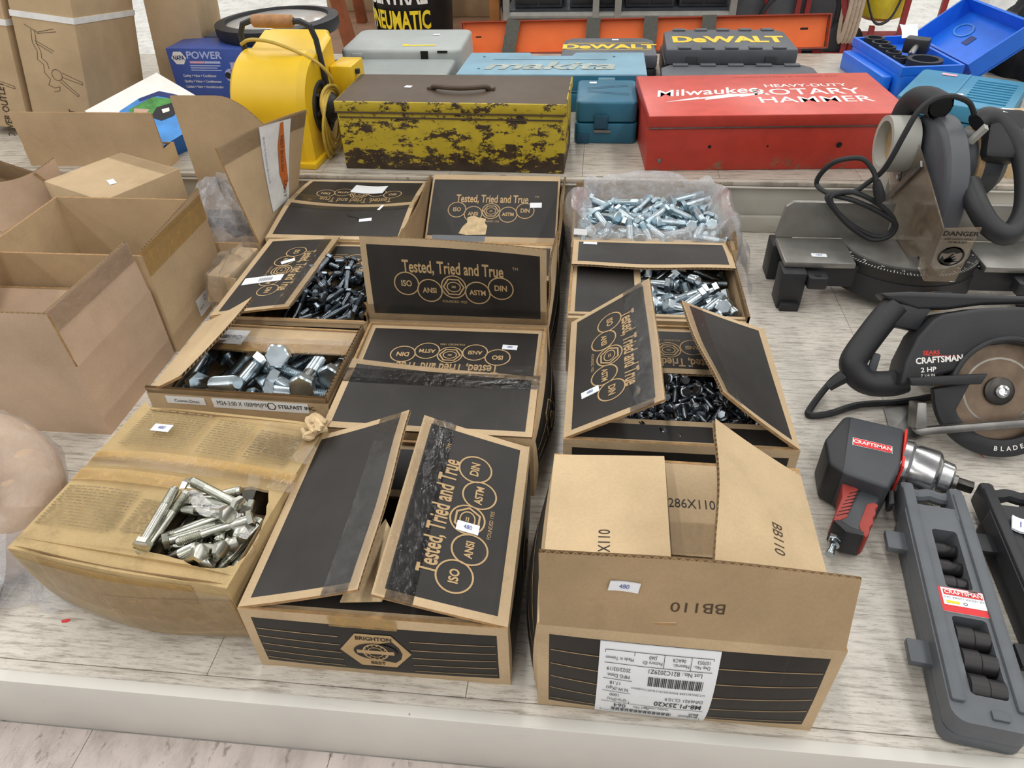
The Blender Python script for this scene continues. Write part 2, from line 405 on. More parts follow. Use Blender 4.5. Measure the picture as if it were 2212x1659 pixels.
# ------------------------------------------------------------------ the setting
def laminate(name, base, dark, streak=(9, 85, 1), rnd=0.10):
    m, nt, b = nmat(name)
    oi = N(nt, 'ShaderNodeObjectInfo')
    tc = N(nt, 'ShaderNodeTexCoord'); mp = N(nt, 'ShaderNodeMapping'); mp.inputs['Scale'].default_value = streak
    g = N(nt, 'ShaderNodeNewGeometry')
    nt.links.new(g.outputs['Position'], mp.inputs['Vector'])
    v = mp.outputs[0]
    f1 = noise(nt, v, 1.0, 7, 0.68); f2 = noise(nt, v, 3.1, 5, 0.7)
    c = ramp(nt, f1, [(0.36, lin(dark)), (0.5, lin(base)), (0.7, tuple(min(1, x * 1.12) for x in lin(base)[:3]) + (1,))])
    fl = ramp(nt, f2, [(0.575, (0, 0, 0, 1)), (0.66, (0.8, 0.8, 0.8, 1))])
    c = mixc(nt, fl, c, tuple(x * 0.55 for x in lin(dark)[:3]) + (1,))
    mp2 = N(nt, 'ShaderNodeMapping'); nt.links.new(g.outputs['Position'], mp2.inputs['Vector'])
    st = ramp(nt, noise(nt, mp2.outputs[0], 5.0, 6, 0.7), [(0.5, (1, 1, 1, 1)), (0.72, (0.72, 0.71, 0.69, 1))])
    c = mixc(nt, 1.0, c, st, 'MULTIPLY')
    sp = ramp(nt, noise(nt, mp2.outputs[0], 60.0, 3, 0.6), [(0.75, (0, 0, 0, 1)), (0.79, (0.8, 0.8, 0.8, 1))])
    c = mixc(nt, sp, c, lin('#3a3530'))
    rr = ramp(nt, oi.outputs['Random'], [(0.0, (1 - rnd,) * 3 + (1,)), (1.0, (1, 1, 1, 1))])
    c = mixc(nt, 1.0, c, rr, 'MULTIPLY')
    nt.links.new(c, b.inputs['Base Color']); b.inputs['Roughness'].default_value = 0.42
    bump(nt, b, f1, 0.08)
laminate('laminate', '#d3ccc1', '#a79e92', (22, 190, 1), 0.07); laminate('laminate_up', '#bdb5a8', '#958d81', (14, 120, 1), 0.07)
laminate('floor_tile', '#c9bdb6', '#b3a7a0', (30, 12, 1), 0.08); laminate('floor_white', '#dcdad4', '#c6c3bc', (14, 14, 1), 0.05)
def painted_board(name, base):
    m, nt, b = nmat(name); v = coords(nt)
    c = ramp(nt, noise(nt, v, 6, 6), [(0.3, tuple(x * .88 for x in lin(base)[:3]) + (1,)), (0.7, lin(base))])
    s = ramp(nt, noise(nt, coords(nt, (5, 40, 14)), 1.4, 7, 0.75), [(0.62, (0, 0, 0, 1)), (0.8, (0.5, 0.5, 0.5, 1))])
    c = mixc(nt, s, c, lin('#8f8576'))
    k = ramp(nt, noise(nt, v, 38, 3), [(0.74, (0, 0, 0, 1)), (0.77, (0.9, 0.9, 0.9, 1))]); c = mixc(nt, k, c, lin('#4a443c'))
    nt.links.new(c, b.inputs['Base Color']); b.inputs['Roughness'].default_value = 0.45
painted_board('paint_white', '#dcd8d0'); painted_board('paint_grey', '#c3bfb4'); painted_board('paint_edge', '#e3dfd6')
def struct(name, mb, mats, **k): return tag(mk(name, mb, mats, **k), kind='structure')
fl = struct('floor', MB().box((0, 2.5, -0.153), (12, 10, 0.1)), 'floor_white')
def tiles(parent, x0, x1, y0, y1, z, th, mat, s=0.305, gap=0.0007, ox=0.0, oy=0.0):
    base = None; x = x0 + ox
    nx = math.ceil((x1 - x0) / s); ny = math.ceil((y1 - y0) / s)
    for j in range(ny):
        for i in range(nx):
            a0, a1 = x0 + i * s, min(x0 + (i + 1) * s, x1); b0, b1 = y0 + j * s, min(y0 + (j + 1) * s, y1)
            if a1 - a0 < 0.01 or b1 - b0 < 0.01: continue
            full = abs(a1 - a0 - s) < 1e-6 and abs(b1 - b0 - s) < 1e-6
            if full and base is not None:
                o = bpy.data.objects.new('tile', base); COL.objects.link(o); o.parent = parent; o.location = ((a0 + a1) / 2, (b0 + b1) / 2, z)
            else:
                o = mk('tile', MB().box((0, 0, -th / 2), (a1 - a0 - gap, b1 - b0 - gap, th)), mat, parent, ((a0 + a1) / 2, (b0 + b1) / 2, z), smooth=0, bevel=0.0003, bseg=1)
                if full: base = o.data
tiles(fl, -1.5, 1.5, -0.236, 0.374, -0.1, 0.003, 'floor_tile')
st = struct('display_step_lower', MB().box((-0.1, 0.985, -0.052), (3.4, 1.18, 0.096)), 'paint_grey')
tiles(st, -1.64, 1.41, 0.404, 1.575, 0.0, 0.004, 'laminate')
fb = struct('trim_1', MB().box((-0.1, 0.3815, -0.0485), (3.4, 0.014, 0.103)), 'paint_white', bevel=0.001)
fb['label'] = 'white painted fascia board along the front of the display step'
fe = struct('trim_2', MB().box((-0.1, 0.3965, -0.003), (3.4, 0.0146, 0.006)), 'laminate', bevel=0.0015)
fe['label'] = 'worn laminate edging strip on the front of the step'
up = struct('display_step_upper', MB().box((-0.1, 2.1, 0.009), (3.6, 1.03, 0.218)), 'paint_grey')
tiles(up, -1.85, 1.66, 1.578, 2.61, 0.122, 0.004, 'laminate_up')
rs = struct('trim_3', MB().box((-0.1, 1.580, 0.055), (3.6, 0.010, 0.110)), 'paint_grey', bevel=0.001)
rs['label'] = 'grey painted riser board between the two steps'
bs = struct('baseboard_back', MB().box((-0.1, 1.568, 0.0195), (3.6, 0.012, 0.038)), 'paint_grey', bevel=0.0015)
no = struct('trim_4', MB().box((-0.1, 1.570, 0.1165), (3.6, 0.016, 0.010)), 'laminate_up', bevel=0.002)
no2 = struct('trim_5', MB().box((-0.1, 1.567, 0.108), (3.6, 0.012, 0.004)), 'paint_edge', bevel=0.001)
# small marks and scraps lying on the step
for x, y, a, ln in ((0.603, 0.842, 1.9, 0.02), (0.512, 0.664, 0.4, 0.013), (0.535, 0.565, 0.1, 0.014)):
    tag(mk('thread_scrap', MB().tube(spline([(0, 0, 0.001), (ln * .5, 0.003, 0.0015), (ln, 0, 0.001)]), 0.0007, 5), 'red_ink', None, (x, y, 0), (0, 0, a)), 'short red thread scrap on the step near the socket cases', 'scrap', 'red thread scraps')
tag(mk('paint_chip', MB().prism([(0, 0), (0.006, 0.001), (0.009, 0.005), (0.004, 0.006), (-0.003, 0.003)], 0, 0.0006), 'red_label', None, (-0.632, 0.455, 0)), 'tiny red paint chip on the step below the taped box', 'chip')
# ------------------------------------------------------------------ black printed bolt boxes on the lower step
BBG = 'black printed bolt cartons'
def slog(S, parent, x, y, rot=0, sc=1.0): return lay('lettering', SLOGAN, S, 'ink_tan', parent, x, y, rot, sc)
# --- front centre box
c = Carton('bolt_carton', 'black printed carton nearest the step edge, hexagon badge on its front', -0.360, -0.066, 0.423, 0.698, 0.112, group=BBG, bulge=dict(front=0.006, right=0.006))
fl_, S = c.flap('front', 3, 0.10, dz=-0.006, flutes=False); 
fl_, S = c.flap('back', 2, 0.10, dz=-0.006)
fl_, S = c.flap('left', 18, 0.149, twist=-2.0, bend=4, wave=0.002)
c.strip(S, fl_, 0.004, 0.271, 0.106, 0.1475, 'tape_clear'); c.strip(S, fl_, 0.0, 0.275, 0.104, 0.137, 'tape_black', eps=0.0005)
fl_, S = c.flap('right', 16, 0.146, twist=1.5, bend=3, wave=0.0015)
slog(S, fl_, 0.128, 0.062, 0, 1.12); c.strip(S, fl_, 0.004, 0.271, 0.108, 0.1445, 'tape_clear'); c.strip(S, fl_, 0.0, 0.275, 0.102, 0.132, 'tape_black', eps=0.0003)
sticker(S, fl_, 0.116, 0.061, 0.027, 0.014, -92, '480')
mk('paper_scrap', MB().prism([(0, 0), (0.045, 0.004), (0.062, 0.055), (0.03, 0.1), (0.012, 0.06)], 0, 0.002), 'card_torn', c.e, (-0.035, -0.125, 0.118), (0.25, 0, 0))
wall_lines(c, 'front', 5, skip=(0.107, 0.187)); wall_lines(c, 'right', 5)
def badge(S, parent, x, y, r):
    d = D2(); n = 6; d.poly([(r * 1.18 * math.cos(PI * k / 3), r * math.sin(PI * k / 3)) for k in range(6)])
    o = lay('badge', d, S, 'ink_tan', parent, x, y, eps=0.0008)
    d = D2().text('BRIGHTON', 0, r * 0.66, r * 0.25, 0.95, 0.02).text('BEST', 0, -r * 0.66, r * 0.25, 0.95, 0.02)
    d.ring(0, 0, r * 0.44, r * 0.44, 28, 1.65)
    lay('badge_ink', d, S, 'ink_dark', o, x, y, eps=0.0011)
    d = D2().ring(0, 0, r * 0.43, r * 0.05, 24).ring(0, 0, r * 0.27, r * 0.03, 20).rect(-r * 0.62, -r * 0.09, r * 0.62, r * 0.09, 4)
    for k in range(14): a = 2 * PI * k / 14; d.disc(0.35 * r * math.cos(a), 0.35 * r * math.sin(a), r * 0.03, 5)
    lay('badge_seal', d, S, 'ink_tan', o, x, y, eps=0.0014)
    lay('badge_text', D2().text('FOUNDED 1925', 0, 0, r * 0.2, 0.9), S, 'ink_brown', o, x, y - r * 1.02, eps=0.0008)
badge(c.wall('front'), c.body, 0.147, 0.058, 0.034)
c.strip(c.wall('front'), c.body, 0.10, 0.175, 0.096, 0.112, 'tape_brown', n=6)
badge(c.wall('right'), c.body, 0.14, 0.058, 0.03)
# --- second centre box
c = Carton('bolt_carton', 'closed black carton with two taped top panels and pinstriped bulging side', -0.358, -0.062, 0.712, 0.980, 0.112, group=BBG, bulge=dict(right=0.022, front=0.004))
wall_lines(c, 'right', 5); wall_lines(c, 'front', 5); badge(c.wall('right'), c.body, 0.10, 0.062, 0.03)
fl_, S = c.flap('left', -5, 0.12, dz=-0.010); fl_, S = c.flap('right', -5, 0.12, dz=-0.010)
fl_, S = c.flap('back', -2, 0.135, wave=0.0005, dz=-0.004)
slog(S, fl_, 0.148, 0.075, 0, 1.06); sticker(S, fl_, 0.055, 0.052, 0.024, 0.0115, 178, '480')
fl_, S = c.flap('front', 1.5, 0.158, bend=-2, dz=0.004, sag=0.003, trim=lambda t: 0.028 * t)
c.strip(S, fl_, 0.0, 0.296, 0.10, 0.1335, 'tape_black', eps=0.0004)
c.strip(S, fl_, 0.0, 0.30, 0.11, 0.155, 'tape_clear')
# --- third centre box with upright front flap
c = Carton('bolt_carton', 'open black carton whose lettered front flap stands upright', -0.362, -0.060, 0.988, 1.268, 0.112, group=BBG, bulge=dict(right=0.012))
wall_lines(c, 'right', 5)
fl_, S = c.flap('front', 94, 0.146, bend=-8, twist=6, sag=0.006)
slog(S, fl_, 0.150, 0.066, 0, 1.08); c.strip(S, fl_, 0.0, 0.30, 0.0, 0.03, 'tape_clear')
mk('paper_scrap', MB().box((0.0, 0.0, 0), (0.09, 0.002, 0.0015)), 'paper', c.e, (0.06, -0.138, 0.1135))
fl_, S = c.flap('left', 95, 0.028, black=False); fl_, S = c.flap('right', 88, 0.030, black=False, wave=0.003)
fl_, S = c.flap('back', -14, 0.10)
# --- rear centre box: flaps torn off, one printed panel pushed down inside
c = Carton('bolt_carton', 'rear black carton with bare corrugated wall tops and torn-spotted lettered panel', -0.366, -0.058, 1.275, 1.555, 0.108, group=BBG, bulge=dict(right=0.006))
wall_lines(c, 'right', 5)
fl_, S = c.flap('left', 86, 0.022, black=False, wave=0.002); fl_, S = c.flap('right', 92, 0.022, black=False, wave=0.002)
fl_, S = c.flap('back', -25, 0.178, bend=-8, inset=0.010, m=0.014, dz=0.022)
slog(S, fl_, 0.158, 0.100, 180, 1.06)
sticker(S, fl_, 0.06, 0.082, 0.026, 0.013, 182)
d = D2().poly([(-0.03, -0.008), (-0.012, -0.012), (0.03, -0.01), (0.032, 0.012), (0.026, 0.02), (0.028, 0.03), (0.012, 0.033), (0.0, 0.038), (-0.014, 0.033), (-0.013, 0.02), (-0.022, 0.01)])
lay('torn_patch', d, S, 'card_torn', fl_, 0.195, 0.150, 180, 1.0, 0.0009)
fl_, S = c.flap('front', 10, 0.035, black=False, dz=-0.03)
mk('paper_scrap', MB().box((0, 0, 0), (0.11, 0.03, 0.001)), 'plastic_grey', c.e, (-0.055, -0.09, 0.085), (0.3, 0, 0))
# --- rear left box, both flaps closed
c = Carton('bolt_carton', 'closed black carton at the back left with sagging split top', -0.652, -0.368, 1.268, 1.556, 0.112, group=BBG)
fl_, S = c.flap('left', 1, 0.12, dz=-0.006); fl_, S = c.flap('right', 1, 0.12, dz=-0.006)
fl_, S = c.flap('front', 9, 0.146, bend=-4, sag=0.011)
sticker(S, fl_, 0.19, 0.075, 0.026, 0.012, 12); sticker(S, fl_, 0.21, 0.128, 0.006, 0.022, -15, name='paper_scrap')
c.strip(S, fl_, 0.0, 0.284, 0.118, 0.145, 'tape_clear')
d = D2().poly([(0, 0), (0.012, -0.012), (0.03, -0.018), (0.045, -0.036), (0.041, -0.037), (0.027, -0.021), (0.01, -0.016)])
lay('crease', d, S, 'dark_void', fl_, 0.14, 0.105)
fl_, S = c.flap('back', 10, 0.150, bend=-8, sag=0.012)
slog(S, fl_, 0.142, 0.085, 0, 1.06); c.strip(S, fl_, 0.0, 0.284, 0.105, 0.149, 'tape_clear')
sticker(S, fl_, 0.125, 0.062, 0.075, 0.042, 176, name='paper_label', curl=0.002)
# --- left box with long dark bolts showing
c = Carton('bolt_carton', 'black carton showing long dark bolts beside a slanting lettered flap', -0.640, -0.364, 0.978, 1.262, 0.112, group=BBG)
C_LONG = c
fl_, S = c.flap('right', 89, 0.012, black=False); fl_, S = c.flap('front', -40, 0.05, black=False, wave=0.002)
fl_, S = c.flap('back', -1, 0.125, wave=0.002, dz=-0.006, trim=lambda t: 0.012 * math.sin(6 * t))
slog(S, fl_, 0.120, 0.070, 0, 1.02)
fl_, S = c.flap('left', 8, 0.148, twist=3, bend=-3)
slog(S, fl_, 0.140, 0.078, 0, 1.04); c.strip(S, fl_, -0.006, 0.282, 0.118, 0.156, 'tape_clear')
sticker(S, fl_, 0.105, 0.079, 0.026, 0.012, 120); sticker(S, fl_, 0.172, 0.055, 0.024, 0.075, 4, name='barcode_label')
d = D2()
for k in range(16): d.rect(-0.008, 0.004 + k * 0.0016, 0.004, 0.004 + k * 0.0016 + (0.0005 if k % 3 else 0.001))
lay('barcode', d, S, 'ink_grey', fl_, 0.176, 0.045, 4, 1, 0.0018)
# --- right column, third: long flap at the back, silver bolts
c = Carton('bolt_carton', 'black carton with plain black rear flap above chunky silver bolts', -0.030, 0.266, 1.012, 1.284, 0.112, group=BBG)
C_SILVER = c
fl_, S = c.flap('left', -3, 0.128, dz=-0.002); fl_, S = c.flap('right', 93, 0.012, black=False)
fl_, S = c.flap('front', 4, 0.018, black=False)
fl_, S = c.flap('back', 10, 0.118, bend=-10, wave=0.002, dz=0.003)
sticker(S, fl_, 0.262, 0.022, 0.026, 0.0125, 178)
# --- right column, second: two raised side flaps, small dark bolts
c = Carton('bolt_carton', 'black carton with two raised side flaps over small dark bolts', -0.022, 0.288, 0.716, 1.000, 0.112, group=BBG, bulge=dict(front=0.004))
C_SMALL = c
fl_, S = c.flap('front', -6, 0.06, dz=-0.004, flutes=False)
fl_, S = c.flap('back', -2, 0.118, dz=-0.004); slog(S, fl_, 0.155, 0.06, 0, 1.0)
fl_, S = c.flap('left', 33, 0.148, twist=-3, wave=0.002)
slog(S, fl_, 0.142, 0.070, 0, 1.12); sticker(S, fl_, 0.208, 0.040, 0.028, 0.0135, 96, '480')
c.strip(S, fl_, 0.004, 0.28, 0.108, 0.147, 'tape_clear'); c.strip(S, fl_, 0.0, 0.284, 0.100, 0.134, 'tape_black', eps=0.0003)
fl_, S = c.flap('right', 26, 0.146, twist=-10, wave=0.002, bend=6)
c.strip(S, fl_, 0.004, 0.28, 0.11, 0.145, 'tape_clear')
# --- front right box, upside down, plain brown flaps
c = Carton('bolt_carton', 'brown-flapped carton at the front right with white shipping label', -0.032, 0.260, 0.402, 0.642, 0.154, group=BBG, bulge=dict(front=0.012, left=0.022, right=0.024), rot=-0.8)
wall_lines(c, 'front', 5, skip=(0.068, 0.178)); wall_lines(c, 'left', 5); wall_lines(c, 'right', 5)
fl_, S = c.flap('back', -4, 0.135, black=False, inner='card', card='card')
lay('lettering', D2().text('X286X110', 0, 0, 0.0185, 0.78), S, 'ink_dark', fl_, 0.135, 0.065, 180); c.strip(S, fl_, 0.08, 0.2, 0.09, 0.132)
fl_, S = c.flap('left', 5, 0.133, black=False, card='card_light', wave=0.003, twist=2)
lay('lettering', D2().text('X286X110', 0, 0, 0.0185, 0.78), S, 'ink_dark', fl_, 0.150, 0.064, 180)
fl_, S = c.flap('right', 28, 0.138, black=False, card='card_light', bend=6, twist=8, wave=-0.004, inset=0.03, pitch=0.007)
lay('lettering', D2().text('BB110', 0, 0, 0.019, 0.78), S, 'ink_brown', fl_, 0.105, 0.060, 180)
fl_, S = c.flap('front', 80, 0.113, black=False, card='card_dark', twist=-9, wave=0.001, bend=3, flare=0.0, trim=lambda t: 0.032 * t)  # upright flap: its shade is put into the darker board colour
lay('lettering', D2().text('BB110', 0, 0, 0.018, 1.1), S, 'ink_brown', fl_, 0.150, 0.040, 180)
sticker(S, fl_, 0.080, 0.066, 0.028, 0.013, -8, '480', curl=0.001)
# shipping label, pasted upside down
S = c.wall('front')
lb = sticker(S, c.body, 0.1205, 0.073, 0.116, 0.134, 180, name='shipping_label', eps=0.0012)
d = D2().text('Brighton', -0.053, -0.032, 0.007, 1, .01, align='LEFT').text('Best', -0.053, -0.0385, 0.007, 1, .01, align='LEFT')
d = D2()
def tl(t, x, y, s, b=0.0, al='LEFT', cond=0.95): d.text(t, x, y, s, cond, b, align=al)
tl('Brighton', -0.050, 0.041, 0.0062, .012); tl('Best', -0.050, 0.0355, 0.0062, .012)
for k in range(40): d.rect(-0.022 + k * 0.0016, 0.0375, -0.022 + k * 0.0016 + (0.0011 if k % 3 else 0.0005), 0.0435)
tl('Part No.', 0.002, 0.0325, 0.0052); tl('064', 0.026, 0.0325, 0.0092); tl('032064-1000-BR', -0.018, 0.0305, 0.004)
tl('M8-P1.25X20', -0.050, 0.0215, 0.0092, .012); tl('DIN6921 CL10.9', -0.050, 0.0135, 0.0058); tl('H.T.ZINC&CLEAR 3MICRON,CR+3 RoHS Compliance', -0.050, 0.0045, 0.0034)
tl("Q'ty:(Pcs)", 0.026, 0.0235, 0.0055); tl('1000', 0.034, 0.0165, 0.0055); tl('N.W.(Kgs)', 0.026, 0.008, 0.0055); tl('17.18', 0.034, 0.001, 0.0055)
tl('MFG Date:', 0.026, -0.0075, 0.0055); tl('2022/03/19', 0.026, -0.0145, 0.0055); tl('Lot No.: B21C2029Z1', -0.044, -0.0165, 0.0062)
for k in range(32): d.rect(-0.046 + k * 0.0017, -0.0105, -0.046 + k * 0.0017 + (0.0011 if k % 4 else 0.0006), -0.0005)
tl('Dep No.:', -0.050, -0.0245, 0.0046); tl('107053', -0.050, -0.0295, 0.0046); tl('Material.:', -0.030, -0.0245, 0.0046); tl('06ACR', -0.026, -0.0295, 0.0046)
tl('Factory ID:', -0.004, -0.0245, 0.0046); tl('J260', 0.002, -0.0295, 0.0046); tl('Made in Taiwan', 0.024, -0.0255, 0.0046)
for x0, y0, x1, y1 in ((-0.0525, -0.0335, 0.0525, -0.033), (-0.0525, -0.0205, 0.0525, -0.020), (-0.0525, 0.0275, 0.0525, 0.028), (-0.0525, 0.0455, 0.0525, 0.046), (0.0235, 0.012, 0.0525, 0.0125), (0.0235, -0.0035, 0.0525, -0.003),
                       (-0.0525, -0.0335, -0.052, 0.046), (0.052, -0.0335, 0.0525, 0.046), (0.0235, -0.0335, 0.024, 0.028), (-0.0315, -0.0335, -0.031, -0.020), (-0.0055, -0.0335, -0.005, -0.020)): d.rect(x0, y0, x1, y1, 3)
d.v = [(x, y * 1.48 - 0.008) for x, y in d.v]
lay('label_print', d, S, 'ink_black', lb, 0.1205, 0.073, 180, 1.0, 0.0019)
# --- bag-lined box at the back of the right column
c = Carton('bolt_carton', 'carton lined with a crumpled clear bag full of silver bolts', -0.034, 0.290, 1.292, 1.548, 0.095, group=BBG, card='card', black=True)
C_BAG = c
def rim_bag(parent, w, d, z, mat, name, amp, out=0.03, drop=0.05, inn=0.055, seed=3, rise=0.03):
    rnd = random.Random(seed); n = 96; ph = [rnd.uniform(0, 6.28) for _ in range(8)]
    prof = [(-inn, -0.045), (-inn * .7, -0.01), (-inn * .3, rise * .7), (0.0, rise), (out * .5, rise * .6), (out, -0.01), (out * 1.15, -drop * .6), (out * 0.9, -drop)]
    mb = MB()
    def P(i, j):
        t = 2 * PI * i / n; cs, sn = math.cos(t), math.sin(t); e = 0.62
        bx = w / 2 * math.copysign(abs(cs) ** e, cs); by = d / 2 * math.copysign(abs(sn) ** e, sn)
        o, z0 = prof[j]
        wob = sum(math.sin((k * 2 + 3) * t + ph[k] + j * 0.5) for k in range(6)) * amp * (0.5 + 0.25 * j / 2)
        r = Vector((bx, by)).normalized(); fz = math.sin(9 * t + ph[6]) * amp * 0.9 + math.sin(17 * t + ph[7]) * amp * .5
        return (bx + r.x * (o + wob * .6), by + r.y * (o + wob * .6), z + z0 + fz + wob * .4)
    mb.grid(P, n + 1, len(prof)); return mk(name, mb, mat, parent, smooth=70)
rim_bag(c.e, c.w, c.d, c.h + 0.004, 'bag', 'bag_liner', 0.0045, out=0.018, drop=0.065, inn=0.05, rise=0.042)
mb = MB()
rnd = random.Random(9)
def P(i, j):
    t = i / 24; x = c.w / 2 + 0.004 + 0.03 * j / 6 + 0.006 * math.sin(8 * t + j); y = -c.d / 2 - 0.03 + (c.d + 0.03) * t
    return (x + 0.004 * math.sin(21 * t), y, c.h + 0.02 - 0.10 * (j / 6) ** 1.3 + 0.004 * math.sin(13 * t + 2 * j))
mb.grid(P, 25, 7); mk('bag_tail', mb, 'bag', c.e, smooth=70)
fl_, S = c.flap('back', 76, 0.03, black=False); fl_, S = c.flap('right', 70, 0.03, black=False, wave=0.004)
fl_, S = c.flap('front', 20, 0.03, black=False, dz=-0.004)
sticker(plane((-c.w / 2 - 0.004, -c.d / 2 - 0.003, c.h + 0.012), (1, 0, 0), (0, 0.45, 0.9)), c.e, 0.022, 0.02, 0.026, 0.0115, -3)
